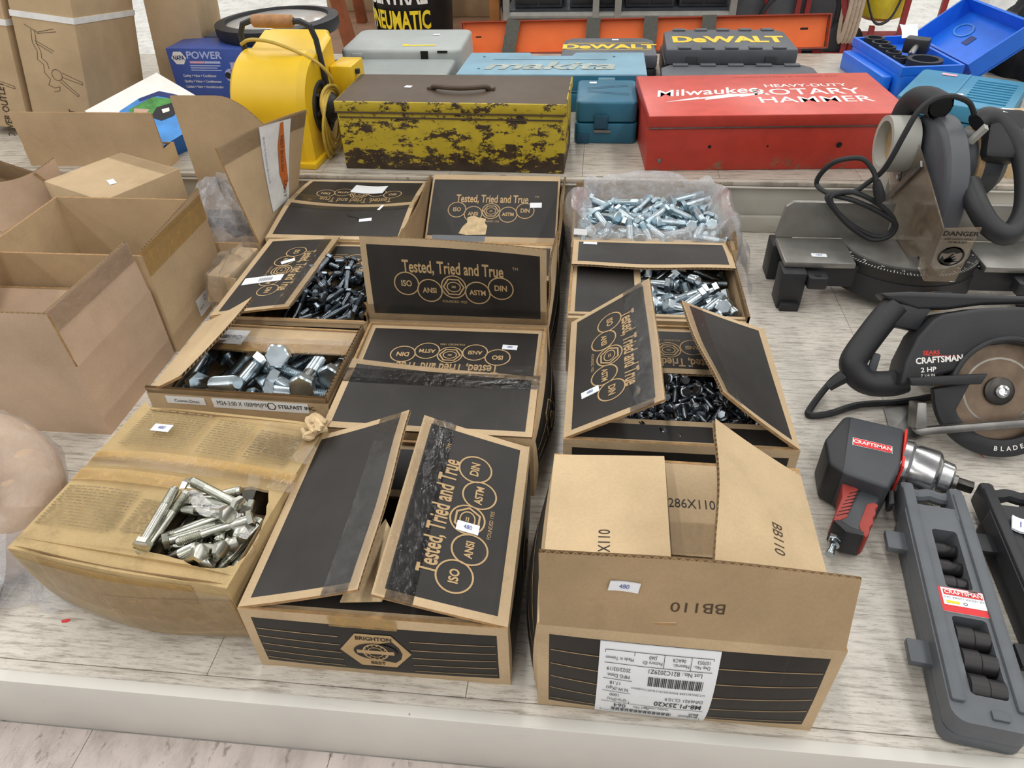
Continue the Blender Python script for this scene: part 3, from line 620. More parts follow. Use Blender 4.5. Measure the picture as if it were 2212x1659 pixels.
BOLTS = {
 'bag': "-1273 -947 528 162 0 206;-594 -1013 528 -162 0 -129;-33 -524 528 -162 0 -249;747 -944 528 -168 104 -172;-1245 136 528 168 104 87;-516 -140 528 -146 210 -65;597 -191 528 -168 -104 100;1400 -11 528 -162 0 157;-1033 278 528 -162 0 39;-587 1029 544 166 39 143;124 567 528 162 0 262;1048 545 528 162 0 248;-770 -708 664 -121 -244 91;-243 -940 671 186 16 -226;574 -443 528 152 314 -2;1375 -785 528 162 0 -184;-1241 -18 700 -180 25 -161;-329 -619 528 -162 0 74;573 78 528 162 0 -214;1256 -152 743 -199 21 -38;-1252 1015 528 168 104 141;-539 125 528 -146 210 -77;178 892 713 -49 198 -144;1309 834 667 186 27 -192;-1023 -1009 562 66 82 208;-692 -882 772 181 -37 238;673 -588 668 -162 -41 256;1152 -1044 649 -163 269 -20;-632 -11 738 212 -105 -130;-259 -144 556 95 107 -132;155 235 678 190 -39 -34;1199 150 747 204 45 -14;-971 708 528 162 0 82;-526 766 528 168 -104 149;556 1035 631 185 -69 4;1160 653 677 96 -211 -162;-1328 -746 563 65 -81 178;-782 291 569 120 67 116;658 -732 836 189 -44 -194;969 500 751 172 -210 2;-742 -140 858 18 -187 -95;-46 299 656 157 28 -177;363 -528 561 -72 -127 -97;1332 511 544 -126 -100 222;-854 521 692 -171 83 136;-502 606 671 -167 122 -74;198 -390 556 -133 16 -20;783 809 707 145 67 195;-1340 -1036 747 172 -111 135;-429 -1031 703 101 -80 -265;-61 -218 648 125 80 84;922 -1021 668 -159 -83 -29;-1362 370 574 -101 -28 -157;-640 274 801 176 68 83;563 298 557 92 -100 -134;815 -194 730 -207 -68 44;-1372 796 638 151 42 190;-5 1006 741 -172 12 255;565 562 688 166 38 -262;570 907 788 116 -121 225;-1236 -675 789 -213 45 -38;42 -1005 576 -92 -29 32;-113 -706 592 -122 26 -170;817 -761 626 137 -36 281;-1384 -230 782 -123 -173 -27;-505 -244 785 175 -71 110;263 201 869 -167 34 249;134 -342 869 -122 235 -91;-1234 776 815 267 -119 33;-703 861 720 -123 -40 -238;287 694 796 -207 -27 185;467 368 803 -302 -115 -17;-1375 -204 553 125 0 -8;-274 -1048 865 -129 -201 -17;254 -1012 821 -164 -213 65;1383 -957 757 134 49 -157;-1131 -65 889 -193 -18 -247;-70 100 735 121 11 -44",
 'silver': "-124 -641 571 164 0 47;785 -970 571 164 0 172;-126 184 571 164 0 73;1206 -267 571 -164 0 28;-149 705 571 164 0 193;1281 901 571 -164 0 185;417 -1132 571 164 0 -300;1173 -928 724 -194 -20 60;41 -37 732 196 -27 176;1115 117 723 196 37 -119;327 907 713 238 109 119;798 990 600 -122 0 -182;135 -636 601 171 256 27;953 -488 734 202 -58 -152;-156 -300 603 -130 14 -131;1248 -190 783 -212 -46 171;473 272 709 -193 -37 67;571 857 720 234 104 107;-140 -1124 602 118 0 288;1013 -1146 732 -160 -45 26;33 -438 747 -198 -13 -129;704 -330 601 121 0 -293;-3 472 606 77 -88 274;729 242 588 169 39 197;576 -804 624 14 -121 -67;625 -1144 681 -95 35 -115;253 87 840 170 -33 -197;824 -358 894 288 104 9;97 993 619 91 16 0;764 992 822 63 213 -63;285 -772 918 -266 -119 -35;1139 -816 935 -263 49 -84;409 359 905 -35 -243 87;860 -117 826 260 152 0;-28 887 863 192 113 25;1267 629 613 -63 -96 84;548 -948 826 165 -50 -155;1293 -465 744 -36 121 -187;-170 -239 810 147 -277 -6;564 498 798 227 -207 -17;-179 997 681 110 45 -29;879 238 771 -177 26 -121;-172 -1112 828 157 130 145;1092 -576 930 190 101 -48",
 'small': "-935 -1098 623 130 211 -82;-760 -1024 623 -184 -103 -108;-445 -1006 623 130 211 76;-92 -1133 623 -170 0 102;418 -1236 623 170 0 -139;497 -945 623 130 -211 87;1010 -813 623 -170 0 241;1068 -1072 633 177 -36 -37;-1026 -889 610 0 0 157;-660 -764 623 -170 0 203;-305 -797 623 -170 0 175;-82 -787 623 -170 0 -282;342 -759 623 170 0 -106;514 -758 623 184 103 84;661 -415 623 130 -211 69;1165 -665 610 0 0 -96;-887 -607 626 -192 110 -68;-757 -569 623 170 0 112;-411 -524 623 184 103 107;-7 -627 623 -170 0 201;118 -558 623 170 0 19;621 -605 623 -170 0 45;975 -552 623 -184 103 89;1118 -491 623 170 0 -44;-1027 -281 621 -5 14 -263;-578 -362 627 172 -12 -194;-269 -288 623 170 0 -170;-146 -208 623 130 211 -24;193 -222 623 -170 0 -238;456 -293 623 184 103 182;953 -255 623 -170 0 204;1108 -215 623 184 -103 22;-882 -19 623 -130 -211 -46;-579 24 623 -170 0 205;-430 -87 623 170 0 214;-150 -63 623 -170 0 -166;308 -137 633 -177 -38 106;635 -35 623 -170 0 141;874 27 623 144 314 4;1031 27 623 -170 0 -218;-1015 244 610 0 0 95;-719 99 623 -184 103 -141;-372 187 623 -170 0 -206;3 337 623 130 -211 -89;148 321 623 -170 0 285;567 101 623 -170 0 168;779 319 623 184 103 96;991 242 623 170 0 230;-800 299 623 170 0 -191;-609 384 623 -170 0 113;-247 332 623 -170 0 51;56 607 623 170 0 -142;356 455 623 170 0 -166;496 391 632 134 240 -4;644 616 623 170 0 175;835 461 623 170 0 -150;-807 -1216 626 -148 -105 -95;-559 -1110 623 184 103 -56;-387 -1246 634 -178 -50 -147;106 -1067 623 -170 0 276;183 -1194 673 15 193 47;698 -1075 670 -151 -36 55;829 -1075 623 -130 -211 37;1018 -1243 694 -209 -42 -153;-887 -762 639 -149 -39 270;-734 -897 657 114 37 285;-443 -823 703 90 -246 115;-123 -979 636 -110 100 -178;55 -808 638 -128 0 -161;547 -697 748 241 28 145;807 -881 643 115 3 222;1095 -934 629 147 0 262;-1027 -656 634 -136 265 24;-575 -549 648 101 75 -156;-249 -506 623 -130 211 107;-130 -581 671 108 -20 112;236 -667 645 -82 -84 52;424 -623 635 -199 -213 -18;782 -417 696 158 54 -111;1030 -676 719 -114 -203 76;-1025 -119 627 -119 201 -132;-746 -296 705 -107 233 -96;-416 -310 709 182 -40 90;14 -221 646 131 47 271;241 -292 707 -55 -222 91;265 -510 631 175 28 197;746 -229 638 -103 -98 -155;978 -404 642 126 -9 -219;-811 54 748 -197 -144 -102;-592 -119 647 129 53 -205;-246 28 692 93 -239 37;-70 -66 706 33 213 212;301 -17 697 183 -135 -119;454 -136 638 -126 0 19;891 -22 751 86 -301 -69;1011 -100 670 98 35 -22;-894 330 703 211 -36 -37;-512 267 623 184 -103 -152;-397 54 649 -90 -12 41;-189 197 687 -202 26 -165;296 139 633 138 0 165;495 339 750 -242 -27 -148;830 260 709 -79 -239 144;1126 464 623 130 211 -113;-887 512 623 -130 -211 -115;-730 430 710 -259 -90 43;-420 413 638 210 -216 15;-178 470 623 -170 0 79;361 612 632 -226 130 102;497 526 643 -71 0 228;758 398 764 -52 -231 -110;1045 627 644 138 49 -180;-1025 -1237 717 137 94 124;-807 -1149 734 -188 -5 -220;-326 -1147 683 -64 26 307;-225 -1247 727 206 -41 121;159 -1247 803 -218 -51 -140;482 -1074 657 -43 98 63;563 -1235 627 -172 -11 -155;1033 -1228 832 -69 259 -104;-1027 -1065 793 -4 -305 52;-822 -855 742 78 -286 -27;-309 -980 711 -228 -65 -45;-166 -1103 728 130 -114 149;440 -848 790 314 0 -12;610 -821 790 -285 -12 -149;843 -915 760 237 -32 46;1082 -1113 755 67 280 60;-977 -664 772 -272 78 -105;-853 -394 677 158 95 110;-350 -556 731 231 37 -39;-170 -609 803 89 208 14;289 -631 756 175 21 -95;668 -406 783 147 -265 -43;857 -660 766 60 291 13;1020 -485 771 -185 -57 -97;-666 -260 801 91 136 -123;-630 -385 742 -199 -134 -20;-319 -418 782 225 -15 -175;-130 -323 714 56 227 -26;77 -435 668 151 145 170;459 -361 748 -107 257 -50;805 -267 801 -35 -230 -55;1154 -305 731 96 -139 -209;-953 82 793 10 -309 79;-602 -146 767 59 -289 -61;-327 -173 698 130 -4 234;-69 48 747 -58 255 -88;213 -30 773 -6 255 177;551 -110 712 -132 -71 142;778 -77 763 -57 -275 -28;1176 -60 706 -215 36 -39;-926 252 790 -184 194 34;-552 617 647 -139 13 142;-126 284 788 -206 74 68;-15 164 699 -159 -68 26;311 326 643 -139 -46 220;594 235 718 -192 16 150;722 157 776 290 -49 29;1011 250 757 247 -25 118;-1013 465 678 -195 8 15;-808 563 731 156 -92 173;-334 500 710 -264 97 -37;107 476 700 -132 195 -37;-55 616 718 49 -227 -84;498 618 729 165 -261 26;778 597 732 -198 52 -205;1176 600 793 3 305 -51;-959 -826 749 154 -257 28;-657 -1084 734 -190 4 -250;-475 -1136 738 -126 -93 37;104 -1042 781 -255 -86 20;261 -1008 644 -106 0 -121;758 -813 793 -300 -21 58;600 -1126 747 -167 201 -66;851 -1132 751 270 -65 -55;-718 -798 818 83 -263 110;-579 -794 782 -6 -266 149;-482 -925 837 239 -60 145;-211 -909 778 167 -28 -249;121 -841 770 -105 101 -26;153 -408 779 157 -5 4;976 -1001 757 -20 237 -205;1169 -916 739 234 -29 -4;-879 -510 733 -16 186 245;-524 -694 709 67 -47 153;-479 -602 777 223 54 103;34 -936 699 -127 -40 64;316 -791 749 70 -275 69;391 -533 737 -118 63 -269;681 -591 823 -296 -61 18;725 -688 731 227 24 198;-955 -369 790 -314 0 91;-467 -17 773 -257 12 10;-636 -597 802 -110 255 -37;-27 -399 774 -114 243 -52;335 -395 793 -185 77 -6;499 -219 784 -145 -1 -281;649 -257 759 -150 276 -8;1144 162 780 20 -269 80;-993 -35 743 -242 -44 85;-947 -199 743 -60 233 -81;-420 -353 842 179 -44 236;62 -4 777 117 -213 23;228 255 794 -111 298 15;391 -45 832 242 -48 147;538 76 772 186 -250 24;894 129 766 -189 85 178;-682 198 714 -144 30 -110;-345 203 760 -208 -98 102;-241 11 840 -230 32 180;-37 187 841 -275 -64 -10;311 461 853 92 -271 25;384 171 766 -15 -174 51;787 48 845 157 -6 285;1138 319 793 56 -260 114;-1006 619 728 -227 31 -160;-563 485 715 -84 83 10;-395 611 750 195 -29 124;-107 433 753 286 -71 100;91 232 836 -2 244 -140;657 488 778 -116 84 95;989 565 770 146 -17 -121;1169 455 764 260 -64 -55;-526 -1149 841 -109 222 -48;-189 -1045 862 216 -56 -156;-256 -687 712 160 -10 61;31 -1161 853 -216 30 42;434 -1223 769 -83 -246 6;245 -1104 759 162 43 197",
 'long': "306 -1130 628 -161 0 68;794 -1067 628 -161 0 -74;342 -67 628 -166 -105 154;834 -171 634 -162 15 -77;-190 -864 628 161 0 79;1217 -594 709 177 -39 -2;-185 262 640 199 -213 17;1166 -6 746 -184 45 79;-181 -687 628 161 0 296;1192 -1028 751 -142 274 48;260 438 641 111 100 -149;982 -55 729 -181 43 70;-207 -1274 643 -129 0 -5;1104 -1117 649 -134 -23 32;255 591 641 -134 0 207;1081 4 859 -246 99 -109;443 -780 641 111 -100 -11;511 -625 628 161 0 295;219 435 775 -189 -38 -222;527 555 648 -81 -90 225;302 -734 628 161 0 289;1132 -900 846 107 256 -104;239 57 706 -114 -21 -56;544 588 792 184 -87 3;194 -550 640 196 213 22;1114 -369 649 -110 0 294;277 -209 654 112 -71 -209;1149 606 644 -102 -97 240;509 -893 753 -154 -96 92;862 -347 628 148 -210 -7;183 57 829 138 -296 27;1189 588 769 197 80 -137;560 -730 750 -210 190 62;687 -500 628 148 -210 -13;-189 54 747 177 -14 57;611 512 912 7 195 -172;-46 -831 694 11 110 34;781 -405 769 122 -223 11;-51 145 942 -60 203 51;795 500 662 122 -44 8;381 -978 852 155 37 262;389 -1257 642 -206 -213 -20;56 590 853 115 73 74;960 489 699 -81 125 -260;455 -890 965 -188 51 126;524 -1255 735 -153 101 -57;-75 536 917 82 155 27;910 -19 936 -117 239 -2;208 -433 860 110 -61 60;1210 -166 650 -106 0 -307;211 365 1039 15 -197 89;518 -190 726 43 -130 -231;284 -272 877 116 -245 -87;972 -1258 659 22 82 133;146 -63 926 205 7 -80;703 472 750 112 76 143;-33 -1230 652 -54 73 39;1050 -1266 867 -244 95 73;129 -219 923 -127 64 -235;640 115 932 52 -226 100",
 'stel': "-693 617 297 163 0 -65;797 -533 297 -144 -210 -30;-846 518 546 80 208 24;1156 677 297 144 -210 21;181 -682 297 -170 104 3;763 498 297 144 210 -31;-1158 228 751 227 128 58;349 -454 490 -191 64 -10;-1161 -670 345 135 25 -311;344 -298 770 -204 32 -186;-860 -155 349 72 -85 310;-59 -523 524 -216 97 104;-1113 -672 851 -238 -35 -134;440 671 321 140 0 12;-456 -183 513 -164 79 -86;58 -117 545 -178 192 -80;-167 65 796 179 -33 -39;440 -647 849 -189 58 -145;-490 612 847 197 -42 -81;968 -18 548 99 -99 -111;916 -566 978 -1 182 168;315 24 1036 -245 -74 84;-915 -387 687 -98 -89 -238;1183 -104 825 6 181 157",
 'taped': "328 -830 541 161 0 168;1069 -905 541 165 105 -139;1278 -1055 541 165 105 -144;1135 -346 551 -143 0 -302;151 -740 529 -2 -4 52;1268 -93 565 7 142 -146;998 -1052 827 -222 84 -49;1243 -375 752 148 289 -29;1185 -608 881 -63 -220 -19;1127 -768 862 -106 -277 40;639 -121 582 -119 -34 -280;405 -290 551 185 -211 47;218 -98 557 199 205 46;215 -139 739 176 -44 92;175 -95 918 -202 57 -178;623 -888 680 -127 95 13;164 -286 798 -101 113 -76;1100 -928 957 193 54 -154;801 -427 883 171 -73 -106;412 -863 880 154 81 213;1204 -461 952 162 76 -95;1058 -213 871 138 -96 -128;993 -528 1080 -238 113 60;176 -513 808 111 17 114;178 -1059 578 -95 -50 -174;196 -1049 866 -188 -262 -3;286 -1072 1077 -150 128 20;994 -307 1024 160 75 -187;176 -1044 1416 -220 29 -65;946 -1066 1014 82 -272 -115;1264 -1048 825 16 -112 -180;1126 -744 1331 -60 198 137;1001 -105 1259 -296 131 34;447 -178 1244 -184 4 -245;608 -128 1307 -165 15 -201;161 -745 1420 -111 291 17;416 -413 1202 216 -100 -18;770 -1027 1086 -115 -66 42;1080 -490 1430 107 -230 -20;912 -431 1353 174 -19 -51;770 -398 1226 -12 138 -210;270 -303 1272 136 -7 164;726 -866 1416 158 6 -253;220 -91 1247 -90 40 -122;373 -988 1410 -122 11 -108;1244 -1051 1025 28 100 -275",
}
# ------------------------------------------------------------------ bolts: resting positions (0.1 mm, 0.01 rad) in each carton's own frame
def bolt_mesh(name, L, r, hr, hh, mat, thread=0.6, pitch=0.0022, flange=0.0):
    mb = MB(); hx = lambda rr, z: [(rr * math.cos(2 * PI * k / 6), rr * math.sin(2 * PI * k / 6), z) for k in range(6)]
    mb.loft([hx(hr * 0.86, -hh), hx(hr, -hh * 0.86), hx(hr, -0.0004)])
    if flange: mb.lathe([(hr * .98, -flange * 1.6), (hr * 1.22, -flange), (hr * 1.22, 0)], 14)
    z1 = L * (1 - thread); prof = [(r, 0), (r, z1)]; n = int((L - z1 - 0.002) / pitch)
    for k in range(n): prof += [(r * 0.82, z1 + (k + 0.5) * pitch), (r, z1 + (k + 1) * pitch)]
    prof += [(r * 0.78, L)]
    mb.lathe(prof, 12); o = mk(name, mb, mat, smooth=40); me = o.data; bpy.data.objects.remove(o); return me
def pour(key, carton, me, name, label, group, dz=0.0, keep=None, L=0.0):
    M = carton.e.matrix_basis.copy() if hasattr(carton, 'e') else carton.matrix_basis.copy()
    loc = (carton.e if hasattr(carton, 'e') else carton).location; rz = (carton.e if hasattr(carton, 'e') else carton).rotation_euler[2]
    M = Matrix.Translation(loc) @ Matrix.Rotation(rz, 4, 'Z'); n = 0
    for rec in BOLTS[key].split(';'):
        x, y, z, a, b, c = (int(q) for q in rec.split()); p = Vector((x, y, z)) * 1e-4
        q = Euler((a / 100, b / 100, c / 100)).to_matrix() @ Vector((0, 0, 1)); up_v = Vector((0, 0, dz))
        if keep and not (keep(p + up_v - q * 0.012) and keep(p + up_v + q * L)): continue
        mm = M @ Matrix.Translation(p + Vector((0, 0, dz))) @ Euler((a / 100, b / 100, c / 100)).to_matrix().to_4x4()
        o = bpy.data.objects.new(name, me if not isinstance(me, list) else me[n % len(me)]); COL.objects.link(o)
        o.location = mm.translation; o.rotation_euler = mm.to_euler(); tag(o, label, 'bolt', group); n += 1
def pad(c, x0, x1, y0, y1, z, mat='card_in'):
    mk('packing_pad', MB().box(((x0 + x1) / 2, (y0 + y1) / 2, (z + T) / 2), (x1 - x0, y1 - y0, z - T)), mat, c.e if hasattr(c, 'e') else c)
m_bag = bolt_mesh('zinc_bolt', 0.064, 0.0076, 0.0125, 0.0095, 'zinc_blue', 0.3)
pour('bag', C_BAG, m_bag, 'hex_bolt', 'pale silver hex bolt loose in the bag-lined carton', 'silver bolts in the bag-lined carton', 0.020)
pad(C_BAG, -0.152, 0.152, -0.118, 0.118, 0.062)
m_sil = bolt_mesh('silver_bolt', 0.056, 0.0085, 0.0140, 0.0105, 'zinc', 0.4)
pour('silver', C_SILVER, m_sil, 'hex_bolt', 'chunky silver hex bolt under the plain black rear flap', 'chunky bolts under the rear flap', 0.012)
pad(C_SILVER, -0.03, 0.142, -0.128, 0.115, 0.057)
m_sm = bolt_mesh('small_bolt', 0.024, 0.0042, 0.0072, 0.006, 'zinc_dark', 0.85, 0.0016, flange=0.002)
pour('small', C_SMALL, m_sm, 'flange_bolt', 'small dark flange bolt in the carton with two raised flaps', 'small dark bolts between the raised flaps', 0.012)
pad(C_SMALL, -0.11, 0.125, -0.132, 0.07, 0.067)
m_lg = bolt_mesh('long_bolt', 0.062, 0.0052, 0.009, 0.0065, 'steel_black', 0.4, 0.002)
pour('long', C_LONG, m_lg, 'long_bolt', 'long dark bolt beside the slanting lettered flap', 'long dark bolts', 0.026)
pad(C_LONG, -0.03, 0.13, -0.136, 0.07, 0.081)
# ------------------------------------------------------------------ brown carton of thick bolts
c = Carton('bolt_carton', 'plain brown carton of thick bolts with white strip label', -0.650, -0.366, 0.776, 0.966, 0.105, rot=-1.5, black=False, card='card', group='brown bolt cartons')
m_big = bolt_mesh('thick_bolt', 0.095, 0.0118, 0.0205, 0.015, 'zinc', 0.62, 0.0032)
pour('stel', c, m_big, 'thick_hex_bolt', 'thick zinc hex bolt in the plain brown carton', 'thick zinc bolts', 0.010, keep=lambda p: p.z < (0.093 if p.y > 0.015 or p.x < -0.09 else 0.125) and abs(p.x) < 0.137 and abs(p.y) < 0.09, L=0.095)
pad(c, -0.136, 0.136, -0.086, 0.086, 0.022)
fl_, S = c.flap('back', 1, 0.068, dz=-0.003, black=False, wave=0.002); c.strip(S, fl_, 0, 0.284, 0.045, 0.071, 'tape_brown'); c.strip(S, fl_, 0, 0.284, 0.03, 0.073, 'tape_clear', eps=0.0012)
lb = sticker(S, fl_, 0.222, 0.035, 0.055, 0.04, 180, name='paper_label'); lay('label_print', D2().text('8HB', 0, 0, 0.012, 1.0).ring(0.016, 0, 0.005, 0.001), S, 'ink_grey', lb, 0.222, 0.035, 180, 1, 0.0018)
fl_, S = c.flap('left', 27, 0.118, black=False, bend=5, trim=lambda t: 0.045 * t * t, card='card_light')
fl_, S = c.flap('right', 88, 0.012, black=False)
fl_, S = c.flap('front', 100, 0.006, black=False, flutes=False)
S = c.wall('front'); lb = sticker(S, c.body, 0.178, 0.094, 0.150, 0.018, 0, name='strip_label');
lay('label_print', D2().text('M24-3.00 X 100MM(PT)', -0.068, 0.001, 0.0115, 0.72, align='LEFT').text('STELFAST INC.', 0.028, 0.001, 0.0095, 0.95, 0.02, align='LEFT').hexring(0.018, 0.001, 0.0075, 0.0016), S, 'ink_black', lb, 0.178, 0.094, 0, 1, 0.0018)
lb = sticker(S, c.body, 0.060, 0.095, 0.062, 0.014, 0, name='strip_label'); lay('label_print', D2().text('Comm.Desc', 0, 0, 0.008), S, 'ink_black', lb, 0.062, 0.094, 0, 1, 0.0018)
# ------------------------------------------------------------------ battered taped box with a torn hole
tb = thing('taped_carton', 'battered taped yellow-brown carton torn open over long zinc bolts', 'box', (-0.500, 0.588, 0), (0, 0, R(-6.5)), 'brown bolt cartons')
HOLE = [(0.0106, -0.1086), (0.0168, -0.0931), (0.0175, -0.0683), (0.0172, -0.0478), (0.018, -0.0318), (0.0243, -0.0169), (0.0343, -0.015), (0.0483, -0.0123), (0.0682, -0.0085), (0.0946, 0.0077), (0.1192, 0.0069), (0.1286, -0.0156), (0.1379, -0.0498), (0.1393, -0.0642), (0.1404, -0.0853), (0.1331, -0.1051), (0.1229, -0.1116), (0.1074, -0.1158), (0.0894, -0.116), (0.0712, -0.1128), (0.0473, -0.1107), (0.0251, -0.1116)]
rj = random.Random(4); HJ = []
for k in range(len(HOLE)):
    a, b = Vector(HOLE[k]), Vector(HOLE[(k + 1) % len(HOLE)])
    for q in (0, 0.34, 0.67): p = a.lerp(b, q); HJ.append((p.x + rj.uniform(-.0012, .0012), p.y + rj.uniform(-.0012, .0012)))
W2, D2_ = 0.141, 0.134
outer = []
for k in range(16): outer.append((-W2 + 2 * W2 * k / 16, -D2_ - 0.008 * math.sin(PI * k / 16)))
for k in range(16): outer.append((W2 - 0.004 * math.sin(PI * k / 16), -D2_ + 2 * D2_ * k / 16))
for k in range(16): outer.append((W2 - 2 * W2 * k / 16, D2_ - 0.012 * math.sin(PI * k / 32)))
for k in range(16): outer.append((-W2, D2_ - 2 * D2_ * k / 16))
from mathutils.geometry import tessellate_polygon
tri = tessellate_polygon([[Vector((x, y, 0)) for x, y in outer], [Vector((x, y, 0)) for x, y in HJ]])
allp = outer + HJ
def ztop(x, y): return 0.130 + 0.004 * math.sin(14 * x + 2) * math.cos(11 * y) - 0.006 * (abs(x) / W2) ** 4
def up(t, P):  # make a triangle face up
    a, b, c_ = (Vector(P[i]) for i in t); return t if (b - a).cross(c_ - a) > 0 else t[::-1]
tri = [up(t, allp) for t in tri]
mb = MB(); mb.add([(x, y, ztop(x, y)) for x, y in allp], tri, 0); mb.add([(x, y, ztop(x, y) - 0.005) for x, y in allp], [t[::-1] for t in tri], 1)
no = len(outer); nh = len(HJ)
mb.grid(lambda i, j: (HJ[i % nh][0], HJ[i % nh][1], ztop(*HJ[i % nh]) - 0.005 * j), nh + 1, 2, 2)
mk('top_panel', mb, ['card_yellow', 'card_in', 'card_torn'], tb, smooth=30)
mb = MB(); prof = [(0.0, 0.0), (0.05, 0.014), (0.25, 0.019), (0.5, 0.016), (0.75, 0.010), (0.93, 0.003), (1.0, 0.0)]
def Pw(i, j):
    x, y = outer[i % no]; n = Vector((x / W2, y / D2_)); n.normalize(); f, b = prof[j]
    b = b * (0.35 + 0.65 * abs(math.sin(PI * (i % 16) / 16))) if y < 0 and abs(x) < W2 - .001 else b * 0.35
    return (x + n.x * b - (0.012 * (1 - f) * (1 if x > 0 else -1)), y + n.y * b + (0.018 if y < 0 else -0.01) * (1 - f), f * ztop(x, y))
mb.grid(Pw, no + 1, len(prof), 0)
mb.grid(lambda i, j: (Pw(i, j)[0] * 0.965, Pw(i, j)[1] * 0.965, Pw(i, j)[2]), no + 1, len(prof), 1, flip=True)
mb.add([Pw(i, 0) for i in range(no)], [tuple(range(no))[::-1]], 1)
mk('body', mb, ['card_yellow', 'card_in'], tb, smooth=40)
mk('packing_pad', MB().box((0, 0, 0.026), (0.255, 0.235, 0.048)), 'card_in', tb)
def in_hole(p):
    if abs(p.x) > 0.128 or abs(p.y) > 0.118: return False
    if p.z < 0.112: return True
    if p.z > 0.135: return False
    ins = False
    for k in range(len(HOLE)):
        (x1, y1), (x2, y2) = HOLE[k], HOLE[k - 1]
        if (y1 > p.y) != (y2 > p.y) and p.x < (x2 - x1) * (p.y - y1) / (y2 - y1) + x1: ins = not ins
    return ins
m_tp = bolt_mesh('zinc_long_bolt', 0.080, 0.0060, 0.0105, 0.0075, 'zinc_yellow', 0.35, 0.002)
pour('taped', tb, m_tp, 'long_hex_bolt', 'long zinc hex bolt showing through the torn hole of the taped carton', 'long zinc bolts in the taped carton', 0.036, keep=lambda p: p.z < 0.15, L=0.08)
mk('packing_pad', MB().box((0.07, -0.058, 0.065), (0.135, 0.12, 0.031)), 'card_in', tb)
St = lambda u, v: (Vector((u, v, ztop(u, v))), Vector((0, 0, 1)))
def patch(name, S, parent, u0, u1, v0, v1, mat, eps=0.001, n=12, sl=0.0):
    mb = MB(); mb.grid(lambda i, j: S(u0 + (u1 - u0) * i / n, v0 + (v1 - v0) * j / 4 + sl * i / n)[0] + S(u0 + (u1 - u0) * i / n, v0)[1] * eps, n + 1, 5); return mk(name, mb, mat, parent, smooth=60)
patch('tape', St, tb, -W2, 0.14, 0.012, 0.030, 'tape_brown', 0.0010, sl=0.012); patch('tape', St, tb, -W2, 0.02, -0.024, -0.004, 'tape_brown', 0.0012, sl=0.004)
patch('tape', St, tb, -W2, 0.145, 0.000, 0.018, 'tape_clear', 0.0018, sl=0.010); patch('tape', St, tb, 0.06, 0.145, 0.06, 0.12, 'tape_clear', 0.0016)
d = D2()
for (x0, x1, y0, y1) in ((-0.135, -0.03, -0.095, -0.035), (-0.02, 0.012, -0.09, -0.04), (-0.12, -0.02, 0.045, 0.115), (-0.005, 0.05, 0.045, 0.11), (0.06, 0.12, 0.05, 0.105)):
    y = y0; k = 0; rr = random.Random(int(x0 * 1e4))
    while y < y1:
        x = x0
        while x < x1:
            l = rr.uniform(0.003, 0.012); d.rect(x, y, min(x + l, x1), y + 0.0019); x += l + rr.uniform(0.001, 0.004)
        y += 0.0046
o = lay('faded_print', d, St, 'ink_faded', tb, eps=0.0008); o['kind'] = 'stuff'
sticker(St, tb, -0.076, 0.080, 0.028, 0.0145, 0, '480')
Sf = lambda u, v: (Vector(Pw(0, 0)), Vector((0, -1, 0)))
def Sfront(u, v):
    i = min(max((u + W2) / (2 * W2) * 16, 0), 15.99); a = int(i); t = i - a; j = min(v / 0.13 * 6, 5.99); jj = int(j)
    f0, f1 = prof[jj][0], prof[jj + 1][0]
    jv = next(q for q in range(6) if prof[q + 1][0] >= min(v / 0.13, 0.9999)); s_ = (v / 0.13 - prof[jv][0]) / (prof[jv + 1][0] - prof[jv][0])
    g = lambda q: Vector(Pw(a, q)).lerp(Vector(Pw(a + 1, q)), t)
    return g(jv).lerp(g(jv + 1), s_), Vector((0, -1, 0.15))
patch('tape', Sfront, tb, -0.10, 0.10, 0.055, 0.125, 'tape_brown', 0.0015); patch('tape', Sfront, tb, -0.02, 0.146, 0.015, 0.09, 'tape_brown', 0.0022, sl=0.015)
patch('stretch_wrap', Sfront, tb, -0.145, 0.147, 0.004, 0.118, 'wrap', 0.004, n=20)
# torn tape ribbons over the hole
mb = MB(); mb.grid(lambda i, j: (0.030 + 0.11 * i / 12, -0.022 - 0.035 * (i / 12) - 0.020 * j / 3 + 0.004 * math.sin(i), 0.138 + 0.006 * math.sin(PI * i / 12) + 0.002 * math.sin(2 * i + j)), 13, 4); mk('torn_tape', mb, 'wrap', tb, smooth=60)
mb = MB(); mb.grid(lambda i, j: (0.088 + 0.016 * j / 2 + 0.02 * i / 8, 0.020 - 0.062 * i / 8, 0.137 - 0.003 * math.sin(i)), 9, 3); mk('torn_tape', mb, 'wrap', tb, smooth=60)
mb = MB(); rr = random.Random(2)
for k in range(7): mb.tube(spline([(0.135 + rr.uniform(-.02, .012), 0.115 + rr.uniform(-.02, .02), 0.128 + rr.uniform(0, .014)) for _ in range(4)], 4), 0.004, 6)
mk('torn_fringe', mb, 'card_torn', tb)
# ------------------------------------------------------------------ open brown cartons on the left
LG = 'open brown cartons on the left'
# nearest: pinkish carton with upright flaps
c = Carton('open_carton', 'smooth brown open carton with upright front and side flaps at far left', -1.06, -0.757, 0.792, 1.014, 0.138, black=False, card='card_pink', inner='card', group=LG)
fl_, S = c.flap('front', 93, 0.098, black=False, card='card_pink'); fl_, S = c.flap('right', 84, 0.095, black=False, card='card_pink', twist=2)
c.strip(S, fl_, 0, 0.22, 0.06, 0.096, 'tape_clear')
fl_, S = c.flap('left', 65, 0.13, black=False, card='card_pink', twist=-4); fl_, S = c.flap('back', -30, 0.09, black=False)
